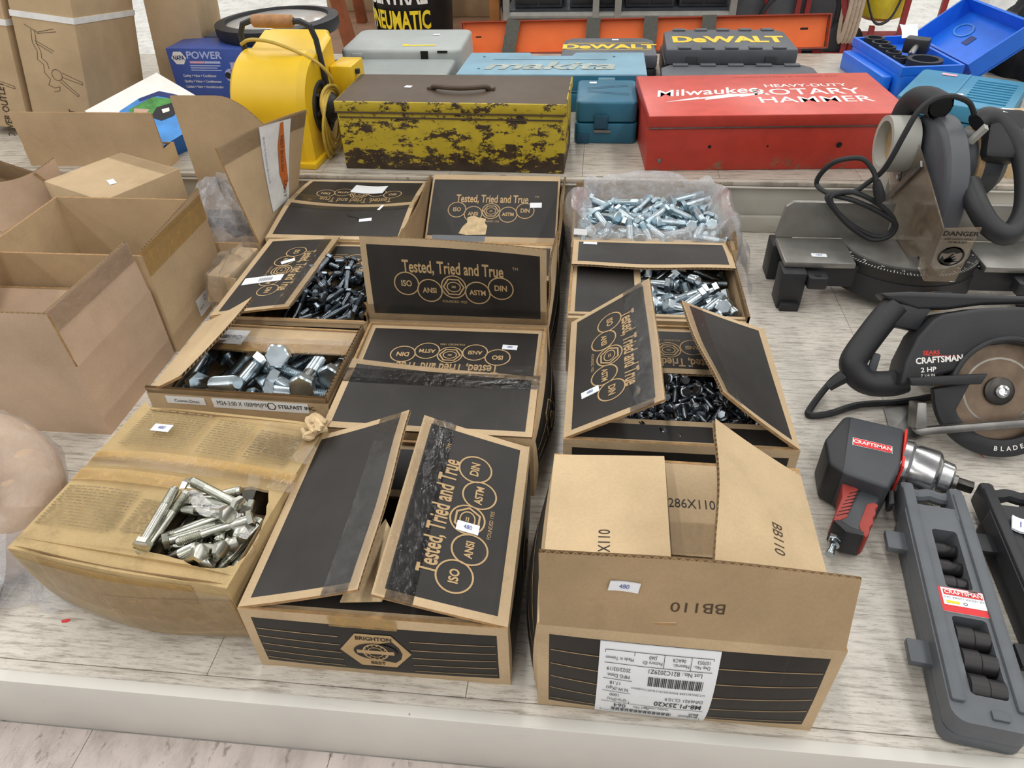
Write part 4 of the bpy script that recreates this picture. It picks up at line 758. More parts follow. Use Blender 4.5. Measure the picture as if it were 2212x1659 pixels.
# behind it: tall cut-down carton with taped right wall
c = Carton('open_carton', 'tall cut-down brown carton with a taped right wall and hidden white label', -1.055, -0.752, 1.022, 1.250, 0.20, black=False, card='card_far', inner='card', group=LG)
c.strip(c.wall('right'), c.body, 0.0, 0.228, 0.160, 0.2005, 'tape_brown'); S = c.wall('right')
lb = sticker(S, c.body, 0.150, 0.030, 0.10, 0.036, 0, name='strip_label'); lay('label_print', D2().text('STELFAST INC.', 0.02, 0.008, 0.009, 0.9, 0.02).hexring(-0.018, 0.008, 0.006, 0.0013).text('SO.7', -0.038, -0.004, 0.008), S, 'ink_black', lb, 0.150, 0.030, 0, 1, 0.0018)
fl_, S = c.flap('right', 98, 0.024, black=False, card='card_far', trim=lambda t: 0.014 * (1 - t)); c.strip(S, fl_, 0, 0.228, 0.0, 0.012, 'tape_brown')
mk('inner_divider', MB().prism([(-0.12, -0.10), (0.10, -0.10), (0.14, 0.0), (-0.08, 0.02)], 0, 0.004), 'card', c.e, (0, 0, 0.12), (0.12, 0, 0))
# carton M: slanted side flap
c = Carton('open_carton', 'brown carton at the left edge with one slanting scuffed flap', -1.50, -1.165, 1.262, 1.430, 0.115, rot=-26, black=False, card='card_pink', group=LG)
c.e.location = (-1.335, 1.405, 0)
fl_, S = c.flap('right', 82, 0.105, black=False, card='card_pink', twist=5, bend=6, trim=lambda t: 0.02 * math.sin(3 * t))
fl_, S = c.flap('back', 60, 0.10, black=False, card='card_pink')
# carton N: wide upright back flap
c = Carton('open_carton', 'brown carton with a wide plain upright front flap behind a small closed box', -1.37, -1.010, 1.592, 1.640, 0.045, z0=0.122, black=False, card='card_far', group=LG)
fl_, S = c.flap('front', 92, 0.085, black=False, card='card_far', inner='card_far', flutes=False)
# small closed box with sticker
sb = thing('small_carton', 'small closed brown carton with a white sticker, tilted on the heap', 'box', (-1.018, 1.388, 0.0), (0, 0, R(-26)))
mk('body', MB().box((0, 0, 0.094), (0.205, 0.185, 0.188)), ['card'], sb, bevel=0.002)
Sb = plane((0, 0, 0.188), (1, 0, 0), (0, 1, 0)); patch('tape', Sb, sb, -0.102, 0.102, 0.056, 0.090, 'tape_clear'); sticker(Sb, sb, 0.035, -0.025, 0.03, 0.014, -20)
# carton Q: rounded torn back flap, right flap with carrier sleeve, bubble of clear film
c = Carton('open_carton', 'brown carton with torn rounded back flap and printed plastic sleeve on its side flap', -0.895, -0.664, 1.262, 1.50, 0.10, black=False, card='card_far', inner='card_far', group=LG)
def tr(t): return 0.0 if t > 0.55 else 0.125 * (1 - t / 0.55) ** 2 * 1.0
fl_, S = c.flap('back', 88, 0.222, black=False, card='card_far', inner='card_far', trim=tr)
fl_, S = c.flap('right', 92, 0.200, black=False, card='card_far', inner='card_far', twist=14, bend=4)
c.strip(S, fl_, 0.0, 0.238, 0.165, 0.207, 'tape_clear')
ps = sticker(S, fl_, 0.140, 0.110, 0.085, 0.175, -4, mat='white_plastic', name='plastic_sleeve', eps=0.002)
d = D2().poly([(0.012, 0.085), (0.020, 0.085), (0.027, 0.02), (0.038, -0.045), (0.02, -0.062), (0.004, -0.02), (0.004, 0.04)])
lay('sleeve_stripe', d, S, 'nest_orange', ps, 0.140, 0.110, -4, 1, 0.003)
d = D2().text('NEST ENGLISH', 0.015, 0.02, 0.013, 0.9, 0.0, rot=-90).text('LOST', 0.021, -0.058, 0.016, 1, 0.0, rot=-100)
lay('lettering', d, S, 'ink_brown', ps, 0.140, 0.110, -4, 1, 0.0038)
lay('lettering', D2().text('BE NICE TO THE WORLD, RECYCLE ME', -0.036, 0.02, 0.006, 0.9, rot=-90), S, 'ink_blue', ps, 0.140, 0.110, -4, 1, 0.0038)
def blob(name, parent, c0, rx, ry, rz, mat, seed, n=30, m=14, amp=0.12, zmin=-0.2):
    rr = random.Random(seed); ph = [rr.uniform(0, 6.28) for _ in range(9)]
    def P(i, j):
        t = 2 * PI * i / n; f = zmin * PI / 2 + (PI / 2 - zmin * PI / 2) * j / (m - 1)
        k = 1 + amp * (math.sin(3 * t + ph[0] + 2 * f) + 0.7 * math.sin(7 * t + ph[1] - 3 * f) + 0.5 * math.sin(13 * t + ph[2] + 5 * f) + 0.6 * math.sin(5 * f + ph[3]) + .4 * math.sin(19 * t + 9 * f + ph[4]))
        return (c0[0] + rx * k * math.cos(f) * math.cos(t), c0[1] + ry * k * math.cos(f) * math.sin(t), c0[2] + rz * k * math.sin(f))
    mb = MB(); mb.grid(P, n + 1, m); return mk(name, mb, mat, parent, smooth=60)
fb_ = tag(blob('clear_film', None, (-0.775, 1.372, 0.05), 0.105, 0.10, 0.13, 'bag', 5, 60, 22, 0.07), 'crumpled clear plastic film bulging from the torn-flap carton', 'plastic film')
for k, (x, y, z, rz) in enumerate(((-0.80, 1.40, 0.085, 0.4), (-0.74, 1.36, 0.09, 1.2), (-0.76, 1.42, 0.06, 2.0))):
    tag(mk('wrapped_part', MB().box((0, 0, 0), (0.07, 0.03, 0.03)), 'steel_dark', None, (x, y, z), (0.3, 0.2, rz), bevel=0.004), ('dark metal part wrapped in film, nearest the back flap', 'dark metal part wrapped in film, nearest the sleeve', 'dark metal part lying lowest in the film')[k], 'metal part')
# brown end flap and stretch wrap in the gap beside the rear black carton
gc = thing('flat_carton', 'crushed brown carton end wedged beside the rear black cartons', 'box', (-0.690, 1.19, 0.0), (0, 0, R(-8)))
mk('body', MB().box((0, 0, 0.05), (0.045, 0.12, 0.10)), 'card_far', gc, bevel=0.004)
mk('end_flap', MB().prism([(-0.03, 0), (0.03, 0.004), (0.034, 0.05), (-0.028, 0.056)], 0, 0.004), 'card_far', gc, (0.002, -0.066, 0.045), (R(70), 0, 0))
gw = blob('stretch_wrap', gc, (0.0, 0.0, 0.06), 0.036, 0.085, 0.06, 'wrap', 8, 40, 14, 0.08)
# plastic wrapped ring at the lower left
rl = thing('wrapped_coil', 'thick brown coil wrapped in cloudy plastic at the lower left edge', 'coil', (-0.788, 0.575, 0.0))
Mx = Matrix.Translation((0.0, 0.0, 0.082)) @ Matrix.Rotation(R(48), 4, 'X')
def torus(Rr, rr_, amp, mat, name, seed, n=64, m=24):
    q = random.Random(seed); ph = [q.uniform(0, 6) for _ in range(6)]; mb = MB()
    def P(i, j):
        t = 2 * PI * i / n; f = 2 * PI * j / m; k = amp * (math.sin(5 * t + 2 * f + ph[0]) + .7 * math.sin(11 * t - 3 * f + ph[1]) + .5 * math.sin(23 * t + f + ph[2]))
        return Mx @ Vector(((Rr + (rr_ + k) * math.cos(f)) * math.cos(t), (Rr + (rr_ + k) * math.cos(f)) * math.sin(t), (rr_ + k) * math.sin(f)))
    mb.grid(P, n + 1, m + 1); return mk(name, mb, mat, rl, smooth=70)
torus(0.078, 0.038, 0.0, 'card_pink', 'coil_body', 1); torus(0.078, 0.0415, 0.0022, 'bag_pink', 'plastic_wrap', 2)
mb = MB(); mb.grid(lambda i, j: (0.02 + 0.15 * i / 14 + 0.004 * math.sin(2 * j), -0.055 - 0.05 * j / 6 + 0.006 * math.sin(i), 0.085 * (1 - j / 6) ** 1.2 + 0.004 + 0.003 * math.sin(1.7 * i + j)), 15, 7); mk('wrap_tail', mb, 'bag', rl, smooth=70)
mb = MB(); mb.grid(lambda i, j: (-0.10 + 0.16 * i / 14, -0.05 - 0.07 * j / 6, 0.07 * (1 - j / 6) + 0.003 + 0.004 * math.sin(1.3 * i + 2 * j)), 15, 7); mk('wrap_skirt', mb, 'card_pink', rl, smooth=70)
mb = MB(); mb.grid(lambda i, j: (-0.10 + 0.18 * i / 14, -0.056 - 0.075 * j / 6, 0.078 * (1 - j / 6) + 0.005 + 0.005 * math.sin(1.9 * i + 1.4 * j)), 15, 7); mk('wrap_skirt_film', mb, 'bag', rl, smooth=70)
# ------------------------------------------------------------------ tall cartons leaning at the back left
def tall(name, label, P, w, d, h, yaw=0):
    e = thing(name, label, 'box', P, (R(-7.5), R(7.5), R(yaw)), 'tall shipping cartons')
    mk('body', MB().box((-w / 2, d / 2, h / 2), (w, d, h)), 'card_far', e, bevel=0.003); return e
def foot(P, z): 
    dn = Vector((0.1305, 0.1294, 0.983)); return tuple(Vector(P) - dn * ((P[2] - z) / dn.z))
P1 = foot((-1.292, 1.839, 0.396), 0.135)
e1 = tall('tall_carton', 'tall shipping carton with line drawing and white strap, second from the left edge', P1, 0.162, 0.28, 0.62)
P0_ = (P1[0] - 0.176, P1[1] - 0.01, P1[2]); e0 = tall('tall_carton', 'tall shipping carton lettered POWER OUTLET at the far left edge', P0_, 0.165, 0.28, 0.62)
P2_ = (P1[0] + 0.185, P1[1] + 0.33, P1[2]); e2 = tall('tall_carton', 'tall plain shipping carton standing behind the strapped one', P2_, 0.14, 0.26, 0.62)
e2.rotation_euler = (R(-4), R(4), R(12))
for e, w_ in ((e1, 0.162), (e0, 0.165)):
    mb = MB(); zs = 0.262
    mb.box((-w_ / 2, -0.001, zs), (w_ + 0.002, 0.002, 0.014)); mb.box((0.001, 0.14, zs), (0.002, 0.282, 0.014)); mk('strap', mb, 'white_plastic', e)
Sf1 = plane((-0.162, -0.0003, 0), (1, 0, 0), (0, 0, 1))
d = D2()
def stroke(pts, wd=0.0012):
    for a, b in zip(pts, pts[1:]):
        a, b = Vector(a), Vector(b); t = (b - a).normalized(); n = Vector((-t.y, t.x)) * wd / 2; d.poly([a - n, b - n, b + n, a + n])
for pts in ([(0.03, 0.24), (0.06, 0.225), (0.105, 0.238)], [(0.06, 0.222), (0.11, 0.232)], [(0.05, 0.205), (0.095, 0.185)], [(0.05, 0.199), (0.09, 0.18)], [(0.045, 0.23), (0.042, 0.2), (0.05, 0.18), (0.046, 0.16), (0.06, 0.15), (0.058, 0.13), (0.07, 0.115), (0.062, 0.10), (0.078, 0.095)],
            [(0.055, 0.23), (0.052, 0.2), (0.06, 0.18), (0.058, 0.165), (0.07, 0.155), (0.072, 0.14)], [(0.105, 0.135), (0.155, 0.118), (0.155, 0.112), (0.104, 0.124)], [(0.1, 0.118), (0.14, 0.085), (0.136, 0.081), (0.095, 0.112)], [(0.078, 0.095), (0.092, 0.1), (0.09, 0.09), (0.074, 0.085)]): stroke(pts)
d.ring(0.09, 0.128, 0.014, 0.0012, 20)
o = lay('line_drawing', d, Sf1, 'ink_brown', e1); 
Sf0 = plane((-0.165, -0.0003, 0), (1, 0, 0), (0, 0, 1))
lay('lettering', D2().text('12V POWER OUTLET', 0.112, 0.02, 0.026, 0.8, 0.02, rot=90), Sf0, 'ink_brown', e0)
lay('lettering', D2().text('POWER OUTLET', 0.112, -0.02, 0.022, 0.8, 0.02, rot=90), Sf1, 'ink_brown', e1)
d = D2(); stroke([(0.06, 0.13), (0.15, 0.11), (0.15, 0.104), (0.06, 0.122)]); stroke([(0.05, 0.11), (0.12, 0.07), (0.116, 0.066), (0.046, 0.104)]); d.ring(0.05, 0.118, 0.014, 0.0012, 20); lay('line_drawing', d, Sf0, 'ink_brown', e0)
# blue retail box
nb = thing('retail_box', 'dark blue retail box with white hexagon logo beside the yellow blower', 'box', (-1.055, 2.04, 0.122), (0, 0, R(-2)))
mk('body', MB().box((0, 0.05, 0.08), (0.27, 0.12, 0.16)), 'blue_box', nb, bevel=0.0015)
Sn = plane((-0.135, -0.01, 0), (1, 0, 0), (0, 0, 1))
hx = D2().poly([(0.022 * math.cos(PI * k / 3), 0.019 * math.sin(PI * k / 3)) for k in range(6)]); o = lay('hexagon_logo', hx, Sn, 'white_ink', nb, 0.032, 0.135)
lay('lettering', D2().text('NAPA', 0, 0, 0.017, 0.75, 0.03), Sn, 'ink_navy', o, 0.032, 0.135, 0, 1, 0.0008)
lay('lettering', D2().text('POWER', 0, 0, 0.026, 1.15, 0.02, shear=0.15), Sn, 'ink_pale', nb, 0.108, 0.142); lay('brand_bar', D2().rect(0.062, 0.121, 0.105, 0.127), Sn, 'ink_pink', nb)
d = D2().rect(0.106, 0.121, 0.152, 0.127)
for k in range(3): d.rect(0.06, 0.114 - k * 0.006, 0.15 - 0.01 * (k % 2), 0.1165 - k * 0.006)
lay('small_print', d, Sn, 'ink_pale', nb)
d = D2()
for k, t in enumerate(('Quality + Value + Conditioner', 'Quality + Valeur + Conditionneur', 'Calidad + Valor + Acondicionador')): d.text(t, 0.03, 0.088 - 0.015 * k, 0.0095, 0.85, 0.01, align='LEFT')
lay('small_print', d, Sn, 'white_ink', nb)
d = D2().disc(0.175, 0.09, 0.018).rect(0.175, 0.07, 0.22, 0.105).rect(0.18, 0.1, 0.2, 0.125).disc(0.205, 0.115, 0.014)
lay('product_picture', d, Sn, 'ink_lilac', nb); lay('product_picture', D2().disc(0.166, 0.09, 0.009).disc(0.206, 0.114, 0.004), Sn, 'ink_black', nb, eps=0.0008)
# white, blue and green retail box lying tilted
A, B, Cc = Vector((-1.240, 1.68, 0.2256)), Vector((-1.144, 1.88, 0.260)), Vector((-1.02, 1.655, 0.165))
ex = (B - A).normalized(); ey0 = (Cc - A); ey = (ey0 - ex * ey0.dot(ex)).normalized(); nz = ex.cross(ey)
if nz.z < 0: nz = -nz
Wd, Hd = (B - A).length, ey0.dot(ey)
pb = thing('retail_box', 'tilted white and blue retail box picturing a black pond basket', 'box', tuple(A + (B - A) / 2 + ey * Hd / 2 - nz * 0.075))
Mt = Matrix((ex, ey, nz)).transposed()
M4 = Mt.to_4x4(); pb.rotation_euler = Mt.to_euler() if Mt.determinant() > 0 else Matrix((-ex, ey, nz)).transposed().to_euler()
sg = 1 if Mt.determinant() > 0 else -1
mk('body', MB().box((0, 0, 0.0375), (Wd, Hd, 0.075)), 'blue_bright', pb, bevel=0.002)
# local axes: x*sg runs A->B, y runs A->C; draw with right = y, up = x*sg
Sp = lambda u, v: (Vector((v * sg, u, 0.0755)), Vector((0, 0, 1)))
a_, b_ = Hd / 2, Wd / 2
o = lay('print_white', D2().poly([(-a_, -b_), (a_, -b_), (a_, b_), (-a_, b_)]) if sg < 0 else D2().poly([(-a_, b_), (a_, b_), (a_, -b_), (-a_, -b_)]), Sp, 'white_ink', pb, eps=0.0)
def ov(n, pts, mat, e): lay(n, D2().poly(pts), Sp, mat, o, eps=e)
ov('print_blue', [(-a_ * .55, b_ * .05), (-a_ * .45, b_ * .55), (-a_ * .1, b_ * .72), (a_ * .5, b_ * .8), (a_, b_), (a_, -b_), (-a_ * .2, -b_), (-a_ * .5, -b_ * .5)], 'ink_sky', 0.0004)
ov('print_band', [(-a_ * .55, b_ * .05), (-a_ * .45, b_ * .55), (-a_ * .1, b_ * .72), (a_ * .5, b_ * .8), (a_ * .5, b_ * .6), (-a_ * .05, b_ * .55), (-a_ * .35, b_ * .4), (-a_ * .45, 0)], 'ink_navy', 0.0008)
ov('print_green', [(-a_ * .4, -b_ * .35), (-a_ * .38, b_ * .3), (-a_ * .1, b_ * .52), (a_ * .5, b_ * .62), (a_ * .35, b_ * .1), (-a_ * .05, -b_ * .2), (-a_ * .2, -b_ * .5)], 'ink_green', 0.0008)
ov('print_basket', [(-a_ * .05, b_ * .1), (a_ * .05, b_ * .42), (a_ * .25, b_ * .48), (a_ * .42, b_ * .15), (a_ * .36, -b_ * .15), (a_ * .12, -b_ * .22)], 'ink_black', 0.0012)
ov('print_basket_lid', [(a_ * .08, b_ * .12), (a_ * .14, b_ * .28), (a_ * .24, b_ * .2), (a_ * .2, b_ * .05)], 'white_ink', 0.0016)
ov('print_hand', [(-a_ * .35, -b_ * .25), (-a_ * .1, -b_ * .05), (a_ * .0, -b_ * .3), (-a_ * .15, -b_ * .45)], 'ink_skin', 0.0012)
ov('white_tag', [(a_ * .3, b_ * .55), (a_ * .4, b_ * .75), (a_ * .62, b_ * .6), (a_ * .52, b_ * .42)], 'paper', 0.0016)
# ------------------------------------------------------------------ upper step: tool boxes and cases
def chipped(name, paint, under, lo, hi, scale=(14, 14, 26), rough=0.5):
    m, nt, b = nmat(name); v = coords(nt, scale)
    f = noise(nt, v, 1.0, 12, 0.78)
    g = N(nt, 'ShaderNodeTexCoord'); sx = N(nt, 'ShaderNodeSeparateXYZ'); nt.links.new(g.outputs['Object'], sx.inputs[0])
    z = N(nt, 'ShaderNodeMapRange'); z.inputs[1].default_value = 0.0; z.inputs[2].default_value = 0.06; z.inputs[3].default_value = 0.14; z.inputs[4].default_value = 0.0
    nt.links.new(sx.outputs[2], z.inputs[0])
    a = N(nt, 'ShaderNodeMath', operation='ADD'); nt.links.new(f, a.inputs[0]); nt.links.new(z.outputs[0], a.inputs[1])
    msk = ramp(nt, a.outputs[0], [(lo, (0, 0, 0, 1)), (hi, (1, 1, 1, 1))])
    pv = ramp(nt, noise(nt, coords(nt), 30, 4), [(0.3, tuple(x * .82 for x in lin(paint)[:3]) + (1,)), (0.7, lin(paint))])
    uv = ramp(nt, noise(nt, coords(nt), 45, 6), [(0.3, tuple(x * .6 for x in lin(under)[:3]) + (1,)), (0.7, tuple(min(1, x * 1.5) for x in lin(under)[:3]) + (1,))])
    nt.links.new(mixc(nt, msk, pv, uv), b.inputs['Base Color']); b.inputs['Roughness'].default_value = rough
    bump(nt, b, msk, 0.15, 0.001)
chipped('yellow_chipped', '#c4ac30', '#3d2f22', 0.53, 0.545, (26, 26, 48)); chipped('rust_brown', '#59493a', '#80592f', 0.60, 0.72, (10, 10, 10), 0.55)
chipped('red_paint', '#b8392b', '#7a5a44', 0.66, 0.70, (20, 20, 30), 0.42); chipped('red_top_sheen', '#d8584c', '#8a7a6c', 0.665, 0.70, (22, 22, 22), 0.38)  # lid top: same red made paler, its overhead sheen put into the colour
plain('teal', '#2b6a85', 0.42, var=0.12, nscale=14); plain('teal_worn', '#7fa5b8', 0.5, var=0.16, nscale=10); plain('teal_bright', '#3d8aad', 0.42, var=0.08, nscale=12); plain('teal_dark', '#1e4e66', 0.5)
plain('grey_case', '#a9aeac', 0.45, var=0.06); plain('grey_case_dark', '#8f9694', 0.45, var=0.06); plain('case_black', '#33353a', 0.5, bmp=0.15, bscale=500); plain('case_grey', '#55585e', 0.5, bmp=0.15, bscale=500)
plain('yellow_bright', '#e6bd22', 0.35, var=0.06, nscale=8); plain('yellow_label', '#f2c72c', 0.45, var=0.05); plain('blue_case', '#1f6fe0', 0.35, var=0.08); plain('orange', '#f8742f', 0.45, var=0.05); plain('orange_dark', '#9c3b20', 0.5)
plain('wood_grip', '#a9794a', 0.5, var=0.2, nscale=60); plain('cord_yellow', '#c2a445', 0.5); plain('strap_grey', '#5b5b55', 0.8, var=0.15, nscale=90); plain('fabric_black', '#1a1b1d', 0.85, var=0.5, nscale=20, bmp=0.5, bscale=60)
# rusty yellow toolbox
e = thing('metal_toolbox', 'old yellow metal toolbox with chipped paint and rusty brown lid', 'toolbox', (-0.316, 1.697, 0.122), (0, 0, R(-1.6)))
W_, D_, H_ = 0.515, 0.205, 0.156
mk('body', MB().box((0, 0, 0.066), (W_, D_, 0.132)), 'yellow_chipped', e, bevel=0.003)
mb = MB().box((0, 0, 0.1435), (W_ + 0.006, D_ + 0.006, 0.025)); mb.m = [0, 1, 0, 0, 0, 0]; mk('lid', mb, ['yellow_chipped', 'rust_brown'], e, bevel=0.003)
mk('lid_bead', MB().box((0, -D_ / 2 - 0.003, 0.133), (W_ + 0.006, 0.004, 0.003)), 'rust_brown', e); mk('body_bead', MB().box((0, -D_ / 2 - 0.001, 0.121), (W_ - 0.01, 0.003, 0.0025)), 'rust_brown', e)
h = mk('handle', MB().tube(spline([(-0.066, 0, 0.158), (-0.058, -0.010, 0.166), (-0.03, -0.024, 0.168), (0, -0.028, 0.168), (0.03, -0.024, 0.168), (0.058, -0.010, 0.166), (0.066, 0, 0.158)]), 0.006, 10, rad=None), 'rust_brown', e, (0.012, -0.01, 0))
for sx_ in (-1, 1): mk('handle_bracket', MB().box((0, 0, 0.159), (0.022, 0.016, 0.008)), 'rust_brown', e, (0.012 + sx_ * 0.068, -0.008, 0), bevel=0.003)
sticker(plane((0, 0, 0.156), (1, 0, 0), (0, 1, 0)), e, -0.115, 0.005, 0.016, 0.015, -10); sticker(plane((0, 0, 0.156), (1, 0, 0), (0, 1, 0)), e, 0.19, 0.09, 0.01, 0.01, 5) if False else None
# red rotary hammer case
e = thing('metal_toolbox', 'red metal tool case with worn white lettering on its lid', 'toolbox', (0.392, 1.777, 0.122), (0, 0, R(3.5)))
W_, D_ = 0.56, 0.297
mk('body', MB().box((0, 0, 0.049), (W_, D_, 0.098)), 'red_paint', e, bevel=0.003)
mb = MB().box((0, 0, 0.111), (W_ + 0.004, D_ + 0.004, 0.026)); mb.m = [0, 1, 0, 0, 0, 0]; mk('lid', mb, ['red_paint', 'red_top_sheen'], e, bevel=0.0025)
mk('lid_bead', MB().box((0, -D_ / 2 - 0.0025, 0.0985), (W_ + 0.004, 0.003, 0.0022)), 'steel_dull', e)
Sr = plane((0, 0, 0.124), (1, 0, 0), (0, 1, 0))
lay('lettering', D2().text('Milwaukee', 0, 0, 0.066, 0.86, 0.012, rot=6, shear=0.25), Sr, 'white_ink', e, -0.128, 0.015)
lay('lightning_stroke', D2().poly([(-0.12, -0.045), (-0.02, -0.022), (-0.028, -0.034), (0.06, -0.008), (0.052, -0.018), (0.13, 0.012), (0.04, 0.006), (0.046, 0.012), (-0.04, -0.018), (-0.034, -0.010)]), Sr, 'white_ink', e, -0.118, -0.012)
lay('lettering', D2().text('HEAVY-DUTY', 0, 0, 0.030, 1.05, 0.012), Sr, 'white_ink', e, 0.105, 0.052)
lay('lettering', D2().text('ROTARY', 0, 0, 0.062, 1.03, 0.008), Sr, 'white_ink', e, 0.095, 0.005)
lay('lettering', D2().text('HAMMER', 0, 0, 0.058, 1.08, 0.006), Sr, 'white_ink', e, 0.10, -0.052)
lay('stencil_text', D2().text('HARRINGTON & WOOD INC.', 0, 0, 0.012, 1.6), Sr, 'orange_dark', e, 0.08, 0.125)
Srf = plane((-W_ / 2, -D_ / 2, 0), (1, 0, 0), (0, 0, 1))
for x, z, r_ in ((0.138, 0.055, 0.004), (0.42, 0.056, 0.0065), (0.265, 0.055, 0.0025)): lay('rivet_hole', D2().disc(0, 0, r_, 12), Srf, 'dark_void', e, x, z)
mk('rivet', MB().lathe([(0.0055, 0), (0.0045, 0.0025), (0.002, 0.0035)], 12, M=Matrix.Translation((-W_ / 2 + 0.03, -D_ / 2, 0.024)) @ Matrix.Rotation(R(90), 4, 'X')), 'steel_dull', e)
# small teal case
e = thing('tool_case', 'small blue-green plastic tool case with latch and V grooves', 'tool case', (0.030, 1.873, 0.122))
mb = MB().prism(rrect(-0.076, -0.092, 0.076, 0.092, 0.014), 0, 0.048); mk('base', mb, 'teal', e, bevel=0.003)
mb = MB().prism(rrect(-0.074, -0.090, 0.074, 0.090, 0.014), 0.05, 0.100); mk('lid', mb, 'teal', e, bevel=0.006, bseg=3)
mk('latch', MB().box((-0.012, -0.094, 0.054), (0.034, 0.006, 0.032)), 'teal_dark', e, bevel=0.002); mk('latch_pin', MB().box((-0.008, -0.096, 0.032), (0.04, 0.004, 0.006)), 'steel_dull', e); mk('foot', MB().box((-0.055, -0.093, 0.012), (0.03, 0.006, 0.024)), 'teal_dark', e, bevel=0.001)
St_ = plane((0, 0, 0.1002), (1, 0, 0), (0, 1, 0))
for a in (14, -14):
    for k in (0, 0.01): lay('groove', D2().rect(-0.05, -0.001 + k, 0.055, 0.001 + k).add(([], [])), St_, 'teal_dark', e, 0.0, 0.02 if a > 0 else -0.025, a)
sticker(St_, e, -0.035, 0.06, 0.018, 0.014, 0)
# long teal case
e = thing('tool_case', 'long faded blue-green tool case with raised script on its lid', 'tool case', (-0.120, 2.128, 0.122))
mk('base', MB().prism(rrect(-0.258, -0.112, 0.258, 0.108, 0.015), 0, 0.048), 'teal', e, bevel=0.003)
mb = MB().prism([(-0.256, -0.11), (0.256, -0.11), (0.256, 0.108), (0.06, 0.108), (0.05, 0.075), (-0.06, 0.075), (-0.07, 0.108), (-0.245, 0.108)], 0.05, 0.098, mside=1); mk('lid', mb, ['teal_worn', 'teal'], e, bevel=0.004)
for x in (-0.17, 0.15): mk('latch', MB().box((x, -0.113, 0.07), (0.045, 0.006, 0.04)), 'teal_worn', e, bevel=0.002)
Sm = plane((0, 0, 0.0984), (1, 0, 0), (0, 1, 0)); lay('raised_script', D2().text('makita', 0, 0, 0.10, 1.35, 0.03, shear=0.3), Sm, 'teal_scuffed', e, 0.0, -0.035, eps=0.0008)
lay('groove', D2().rect(-0.17, -0.0015, 0.15, 0.0015), Sm, 'teal_dark', e, 0, 0.03); 
for x, y in ((-0.2, 0.06), (-0.2, -0.06), (0.17, 0.06), (0.17, -0.06)): lay('dimple', D2().disc(0, 0, 0.004, 10), Sm, 'teal_dark', e, x, y)
# grey cases
e = thing('tool_case', 'light grey plastic case with yellow tape strip and broken corner', 'tool case', (-0.585, 2.385, 0.122))
mk('shell', MB().prism(rrect(-0.185, -0.13, 0.185, 0.13, 0.03, 5), 0, 0.10), 'grey_case', e, bevel=0.010, bseg=3); Sg = plane((0, 0, 0.1002), (1, 0, 0), (0, 1, 0))
lay('yellow_tape', D2().poly([(-0.05, -0.012), (0.05, -0.009), (0.052, 0.002), (-0.03, 0.0), (-0.042, 0.012), (-0.053, 0.008)]), Sg, 'yellow_ink', e, 0.05, -0.075, 0, 1.0, 0.0008); sticker(Sg, e, 0.08, 0.05, 0.022, 0.014, 0)
mk('broken_notch', MB().box((0.075, -0.1305, 0.082), (0.022, 0.004, 0.03)), 'dark_void', e); mk('broken_notch', MB().box((0.13, -0.131, 0.095), (0.03, 0.003, 0.006)), 'dark_void', e, rot=None); mk('latch', MB().box((-0.13, -0.131, 0.085), (0.035, 0.006, 0.014)), 'grey_case', e, bevel=0.002)
e = thing('tool_case', 'mid grey plastic case lying flat behind the rusty toolbox', 'tool case', (-0.600, 2.145, 0.122))
mk('shell', MB().prism(rrect(-0.19, -0.095, 0.19, 0.095, 0.022, 5), 0, 0.08), 'grey_case_dark', e, bevel=0.008, bseg=3); sticker(plane((0, 0, 0.0802), (1, 0, 0), (0, 1, 0)), e, -0.135, 0.075, 0.022, 0.014, 0); mk('hinge_pin', MB().box((0, 0, 0), (0.02, 0.012, 0.01)), 'dark_void', e, (-0.12, -0.02, 0.083))
# black cases with yellow lettering
def dewalt(label, loc, w, d, h, ts, ridge, band, rot=0, cond=1.0):
    e = thing('tool_case', label, 'tool case', loc, (0, 0, R(rot)))
    mk('base', MB().prism(rrect(-w / 2, -d / 2, w / 2, d / 2, 0.012), 0, h * 0.55), 'plastic_black', e, bevel=0.002)
    q = 0.03; mb = MB().prism([(-w / 2, -d / 2), (w / 2, -d / 2), (w / 2 - 0.004, d / 2 - q), (w / 2 - q, d / 2), (-w / 2 + q, d / 2), (-w / 2 + 0.004, d / 2 - q)], h * 0.57, h); mk('lid', mb, 'case_grey', e, bevel=0.006)
    S = plane((0, 0, h + 0.0002), (1, 0, 0), (0, 1, 0))
    if ts: lay('lettering', D2().text('DeWALT', 0, 0, ts, cond, 0.045), S, 'yellow_label', e, 0.0, -0.01, eps=0.0006)
    if band:
        for v in (-0.045, 0.03): lay('yellow_line', D2().rect(-w * .44, v, w * .44, v + 0.004), S, 'yellow_label', e)
    if ridge:
        for k in range(5):
            for v in (-d / 2 + 0.012, d / 2 - 0.014):
                mk('ridge', MB().box((-w * .36 + w * .18 * k, v, h + 0.002), (w * .1, 0.02, 0.005)), 'case_grey', e, bevel=0.0015)
    for x in (-w * .3, w * .3): mk('latch', MB().box((x, -d / 2 - 0.003, h * .55), (0.03, 0.006, h * .55)), 'case_black', e, bevel=0.002)
    return e, S
e, S = dewalt('grey-topped black case with yellow lettering between two yellow lines', (0.036, 2.345, 0.122), 0.28, 0.20, 0.088, 0.066, False, True, cond=1.05); sticker(S, e, 0.02, 0.07, 0.02, 0.012, 0)
e, S = dewalt('black ridged case with large yellow lettering at the back', (0.385, 2.375, 0.122), 0.37, 0.235, 0.10, 0.095, True, False, cond=0.85)
e, S = dewalt('low black ridged case with thin yellow line behind the red tool case', (0.395, 2.150, 0.122), 0.43, 0.165, 0.066, 0, True, False); lay('yellow_line', D2().rect(-0.12, -0.075, 0.15, -0.071), S, 'yellow_label', e)
